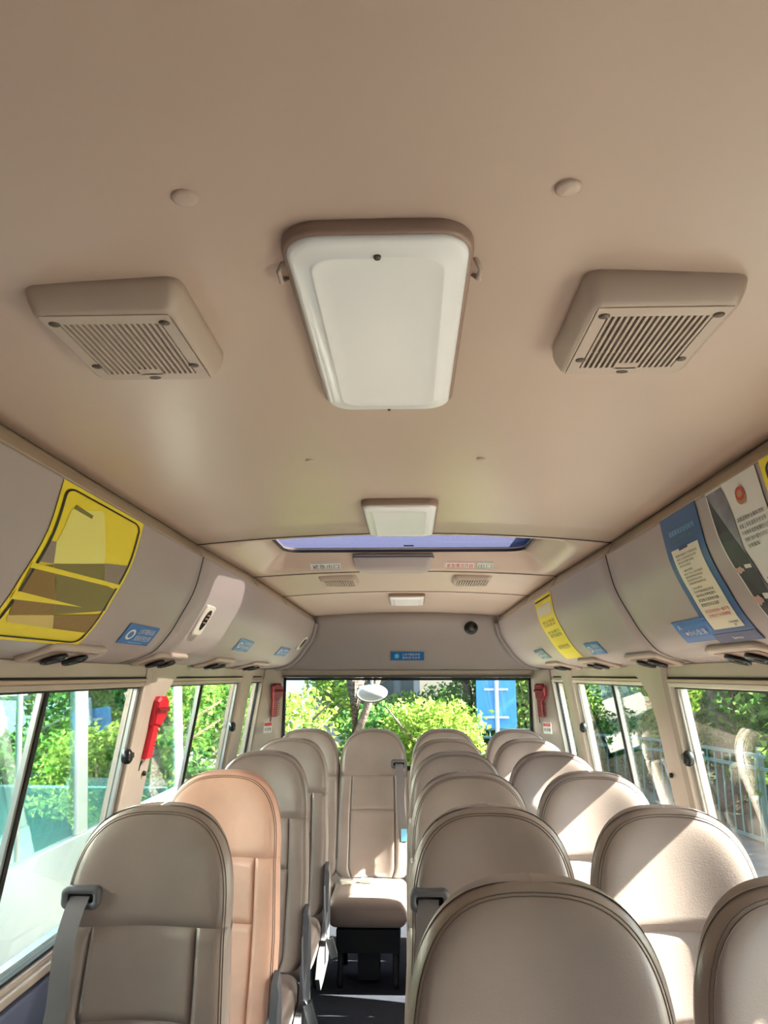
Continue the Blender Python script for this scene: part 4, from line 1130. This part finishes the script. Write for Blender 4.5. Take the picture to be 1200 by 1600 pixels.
leaves('foliage', M['leafB'], t, [(-.2, 0, 4.2, .9, .9, .6), (.9, .3, 4.3, .8, .8, .5), (.3, .6, 4.6, .8, .8, .6)], 4000, .14, 77)

# rear growth
for i, (x, y, h, r, m, lab, n, sz) in enumerate([
    (-1.55, 9.2, 1.75, .95, 'leafC', 'yellow green hedge bush outside the rear window, left of the trunk', 9000, .075),
    (.25, 9.6, 1.65, .85, 'leafC', 'pale green bush outside the rear window, right of the trunk', 8000, .075),
    (-3.4, 10.2, 2.4, 1.3, 'leafB', 'dark green bush outside the rear window at far left', 9000, .10),
    (1.3, 17.2, 3.8, 1.4, 'leafB', 'dark tree behind the blue sign outside the rear window', 14000, .11),
    (3.6, 17.4, 4.2, 1.8, 'leafA', 'bright tree right of the blue sign outside the rear window', 14000, .12),
    (-.9, 16.8, 4.4, 1.4, 'leafA', 'bright tree left of the blue sign outside the rear window', 14000, .12),
    (-.4, 12.3, 1.5, 1.0, 'leafB', 'low dark bush beneath the grey building', 7000, .09),
    (-4.4, 13.2, 3.8, 1.9, 'leafB', 'tall dark tree seen through the left rear side window', 12000, .13),
    (-6.2, 11.5, 3.2, 1.7, 'leafA', 'green tree seen through the second left window', 9000, .13),
    (-5.6, 17.5, 4.2, 2.4, 'leafA', 'far bright tree seen over the white bus', 9000, .15),
    (-9.5, 12.0, 4.2, 2.4, 'leafB', 'far dark tree beyond the white bus', 8000, .17),
    (-8.5, 6.0, 4.4, 2.4, 'leafA', 'tree standing beyond the middle of the white bus', 8000, .17),
    (-8.0, 1.5, 4.4, 2.4, 'leafB', 'tree standing beyond the front of the white bus', 8000, .17),
    (4.4, 19.5, 4.2, 2.2, 'leafA', 'bright tree behind the end of the railing', 9000, .15),
    (8.4, 26, 4.6, 3.0, 'leafB', 'broad dark tree far off beyond the railing', 11000, .18), (13.5, 20, 5.0, 3.4, 'leafB', 'broad dark tree furthest right beyond the railing', 11000, .2), (13, 12, 5.0, 3.2, 'leafA', 'broad pale tree in the third line beyond the railing', 10000, .2)]):
    tree('tree' if h > 2 else 'shrub', lab, x, y, h, r, M[m], n, sz, 40+i, trunk=.06 if h < 2 else .11, low=.08, cat='tree' if h > 2 else 'bush')
t = thing('tree', 'dark slender trunk outside the rear window beside the round mirror', 'tree', (-.61, 9.0, GZ))
mb = MB(); mb.tube([(0, 0, -.05), (.0, 0, 1.), (.01, 0, 2.), (-.03, 0, 3.2), (.02, 0, 4.2)], [.14, .11, .105, .1, .08], 12); mb.make('trunk', M['bark'], t, True)
mb = MB(); mb.tube([(0, 0, 1.35), (.16, .02, 1.75), (.3, .05, 2.1)], [.05, .04, .03], 8); mb.make('branch', M['bark'], t, True)
leaves('foliage', M['leafB'], t, [(0, 0, 4.2, 1., 1., .7), (.5, .4, 3.9, .7, .7, .5)], 4000, .12, 78)

# blue road sign (seen from behind)
t = thing('road_sign', 'blue rectangular sign on a grey pole outside the rear window', 'sign', (1.33, 12.0, GZ))
mb = MB(); ring = [(x, z) for x, z in rrect(.60, .74, .04, 4)]; loft(mb, [[(x, .02, z+1.66) for x, z in ring], [(x, .03, z+1.66) for x, z in ring]]); mb.make('sign_plate', M['signblue'], t)
mb = MB(); mb.tube([(0, -.03, 0), (0, -.03, 2.2)], .035, 10); mb.make('pole', M['pole'], t, True)
for zz in (1.45, 1.86):
    mb = MB(); mb.box((0, .005, zz), (.36, .03, .03)); mb.make('bracket', M['pole'], t)

# round mirror hanging outside the rear window
t = thing('rear_mirror', 'grey oval mirror hanging outside the rear window', 'mirror', (-.235, 5.32, 1.302))
mb = MB(); mb.lathe([(.02, .03), (.075, .022), (.092, .008), (.094, -.004), (.085, -.012)], (0, 0, 0), 'Y', 28)
mb.v = [(p[0]*1.12, -p[1], p[2]*.62+.02*p[0]) for p in mb.v]; mb.make('mirror_shell', M['mirror'], t, True)
mb = MB(); mb.lathe([(.096, .0), (.099, -.004), (.096, -.010)], (0, 0, 0), 'Y', 28); mb.v = [(p[0]*1.12, -p[1], p[2]*.62+.02*p[0]-.004) for p in mb.v]; mb.make('mirror_rim', M['black'], t, True)
mb = MB(); mb.lathe([(.02, -.006), (.09, -.011), (.06, -.016), (.01, -.018)], (0, 0, 0), 'Y', 28); mb.v = [(p[0]*1.1, -p[1], p[2]*.6+.02*p[0]) for p in mb.v]; mb.make('mirror_glass', mat('mirror_glass', (225, 226, 228), .08, metal=.9), t, True)
mb = MB(); mb.tube([(0, 0, .05), (0, -.02, .12), (-.01, -.06, .22), (-.01, -.155, .26)], .010, 8); mb.make('mirror_arm', M['mirror'], t, True)

# building behind
t = thing('building', 'dark grey building seen between the bushes behind', 'building', (-1.15, 24, GZ))
mb = MB(); mb.box((0, 0, 3), (2.9, 4, 6)); mb.make('wall', M['bld'], t)
for i in range(5):
    for j in range(3):
        f = MB(); f.box((-1.1+.55*i, -2.02, 1.6+1.7*j), (.40, .06, 1.2)); fr = f.make('window', M['greyp'], t)
        f = MB(); f.box((-1.1+.55*i, -2.055, 1.6+1.7*j), (.34, .02, 1.12)); f.make('pane', M['pane'], fr)
t = thing('building', 'bright white building edge left of the grey building', 'building', (-3.35, 25, GZ))
mb = MB(); mb.box((0, 0, 3), (1.3, 4, 6)); mb.make('wall', M['bldw'], t)
mb = MB(); mb.box((0, 0, 6.05), (1.4, 4.1, .12)); mb.make('roof', M['bld'], t)

# neighbouring white bus on the left
t = thing('neighbouring_bus', 'white minibus parked alongside, seen through the left windows', 'bus', (0, 0, 0))
bs = [(1.40, -1.80), (.60, -1.70), (.30, -1.66), (-.1, -1.66), (-.40, -1.70)]
def bx_(z): return float(np.interp(z, [-.5, -.1, .3, .6, 1.4, 1.62], [-1.74, -1.69, -1.69, -1.72, -1.78, -1.82]))
def bslab(mb, y0, y1, z0, z1, off, th, n=1):
    rings = []
    for j in range(n+1):
        z = z0+(z1-z0)*j/n; X = bx_(z)-off
        rings.append([(X, y0, z), (X, y1, z), (X-th, y1, z), (X-th, y0, z)])
    loft(mb, rings)
mb = MB(); bslab(mb, -3., 6.35, -.40, .60, 0, .05, 8); bslab(mb, -3., 6.2, 1.40, 1.62, 0, .05, 2)
for a, b in [(-3., -2.6), (-1.3, -1.15), (.05, .2), (1.45, 1.60), (2.85, 3.0), (4.22, 4.36), (6.02, 6.16)]: bslab(mb, a, b, .60, 1.40, 0, .05, 1)
mb.box((-2.85, 1.5, 1.98), (1.9, 9., .06)); mb.box((-3.85, 1.5, .1), (.05, 9., 1.0)); mb.box((-2.8, 6.05, .1), (2.0, .1, 1.0)); mb.box((-2.8, -3., .6), (2.1, .06, 2.0))
P = [[(bx_(1.62)-.0, y, 1.62), (-1.92, y, 1.78), (-1.98, y, 1.9), (-2.1, y, 1.99)] for y in (-3., 6.)]; mb.grid(P)
bevel(mb.make('bus_body', M['buswhite'], t), .01)
mb = MB(); P = [[(bx_(z)+.0, 6.34, z), (bx_(z)-.06, 6.44, z), (bx_(z)-.3, 6.5, z), (-2.8, 6.53, z)] for z in (-.4, 0, .3, .6)]; mb.grid(P); mb.make('bus_tail', M['buswhite'], t, True)
for a, b in [(-2.6, -1.3), (-1.15, .05), (.2, 1.45), (1.60, 2.85), (3.0, 4.22), (4.36, 6.02)]:
    mb = MB(); bslab(mb, a+.01, b-.01, .61, 1.39, .012, .004); mb.make('bus_window', M['busglass'], t)
    mb = MB(); c = (a+b)/2; bslab(mb, c-.012, c+.012, .61, 1.39, .006, .02); mb.make('bus_sash', M['whiteframe'], t)
mb = MB(); bslab(mb, -3., 6.1, .20, .23, -.012, .014); mb.make('bus_moulding', M['alu'], t)
mb = MB(); mb.box((-2.8, 1.5, -.02), (1.9, 8.8, .04)); mb.make('bus_floor', M['bushole'], t)
for yy in (-2.2, 4.4):
    mb = MB(); mb.lathe([(.2, -.12), (.36, -.12), (.38, -.06), (.38, .06), (.36, .12), (.2, .12)], (-1.90, yy, GZ+.38), 'X', 28); mb.make('wheel', M['rubber'], t, True)
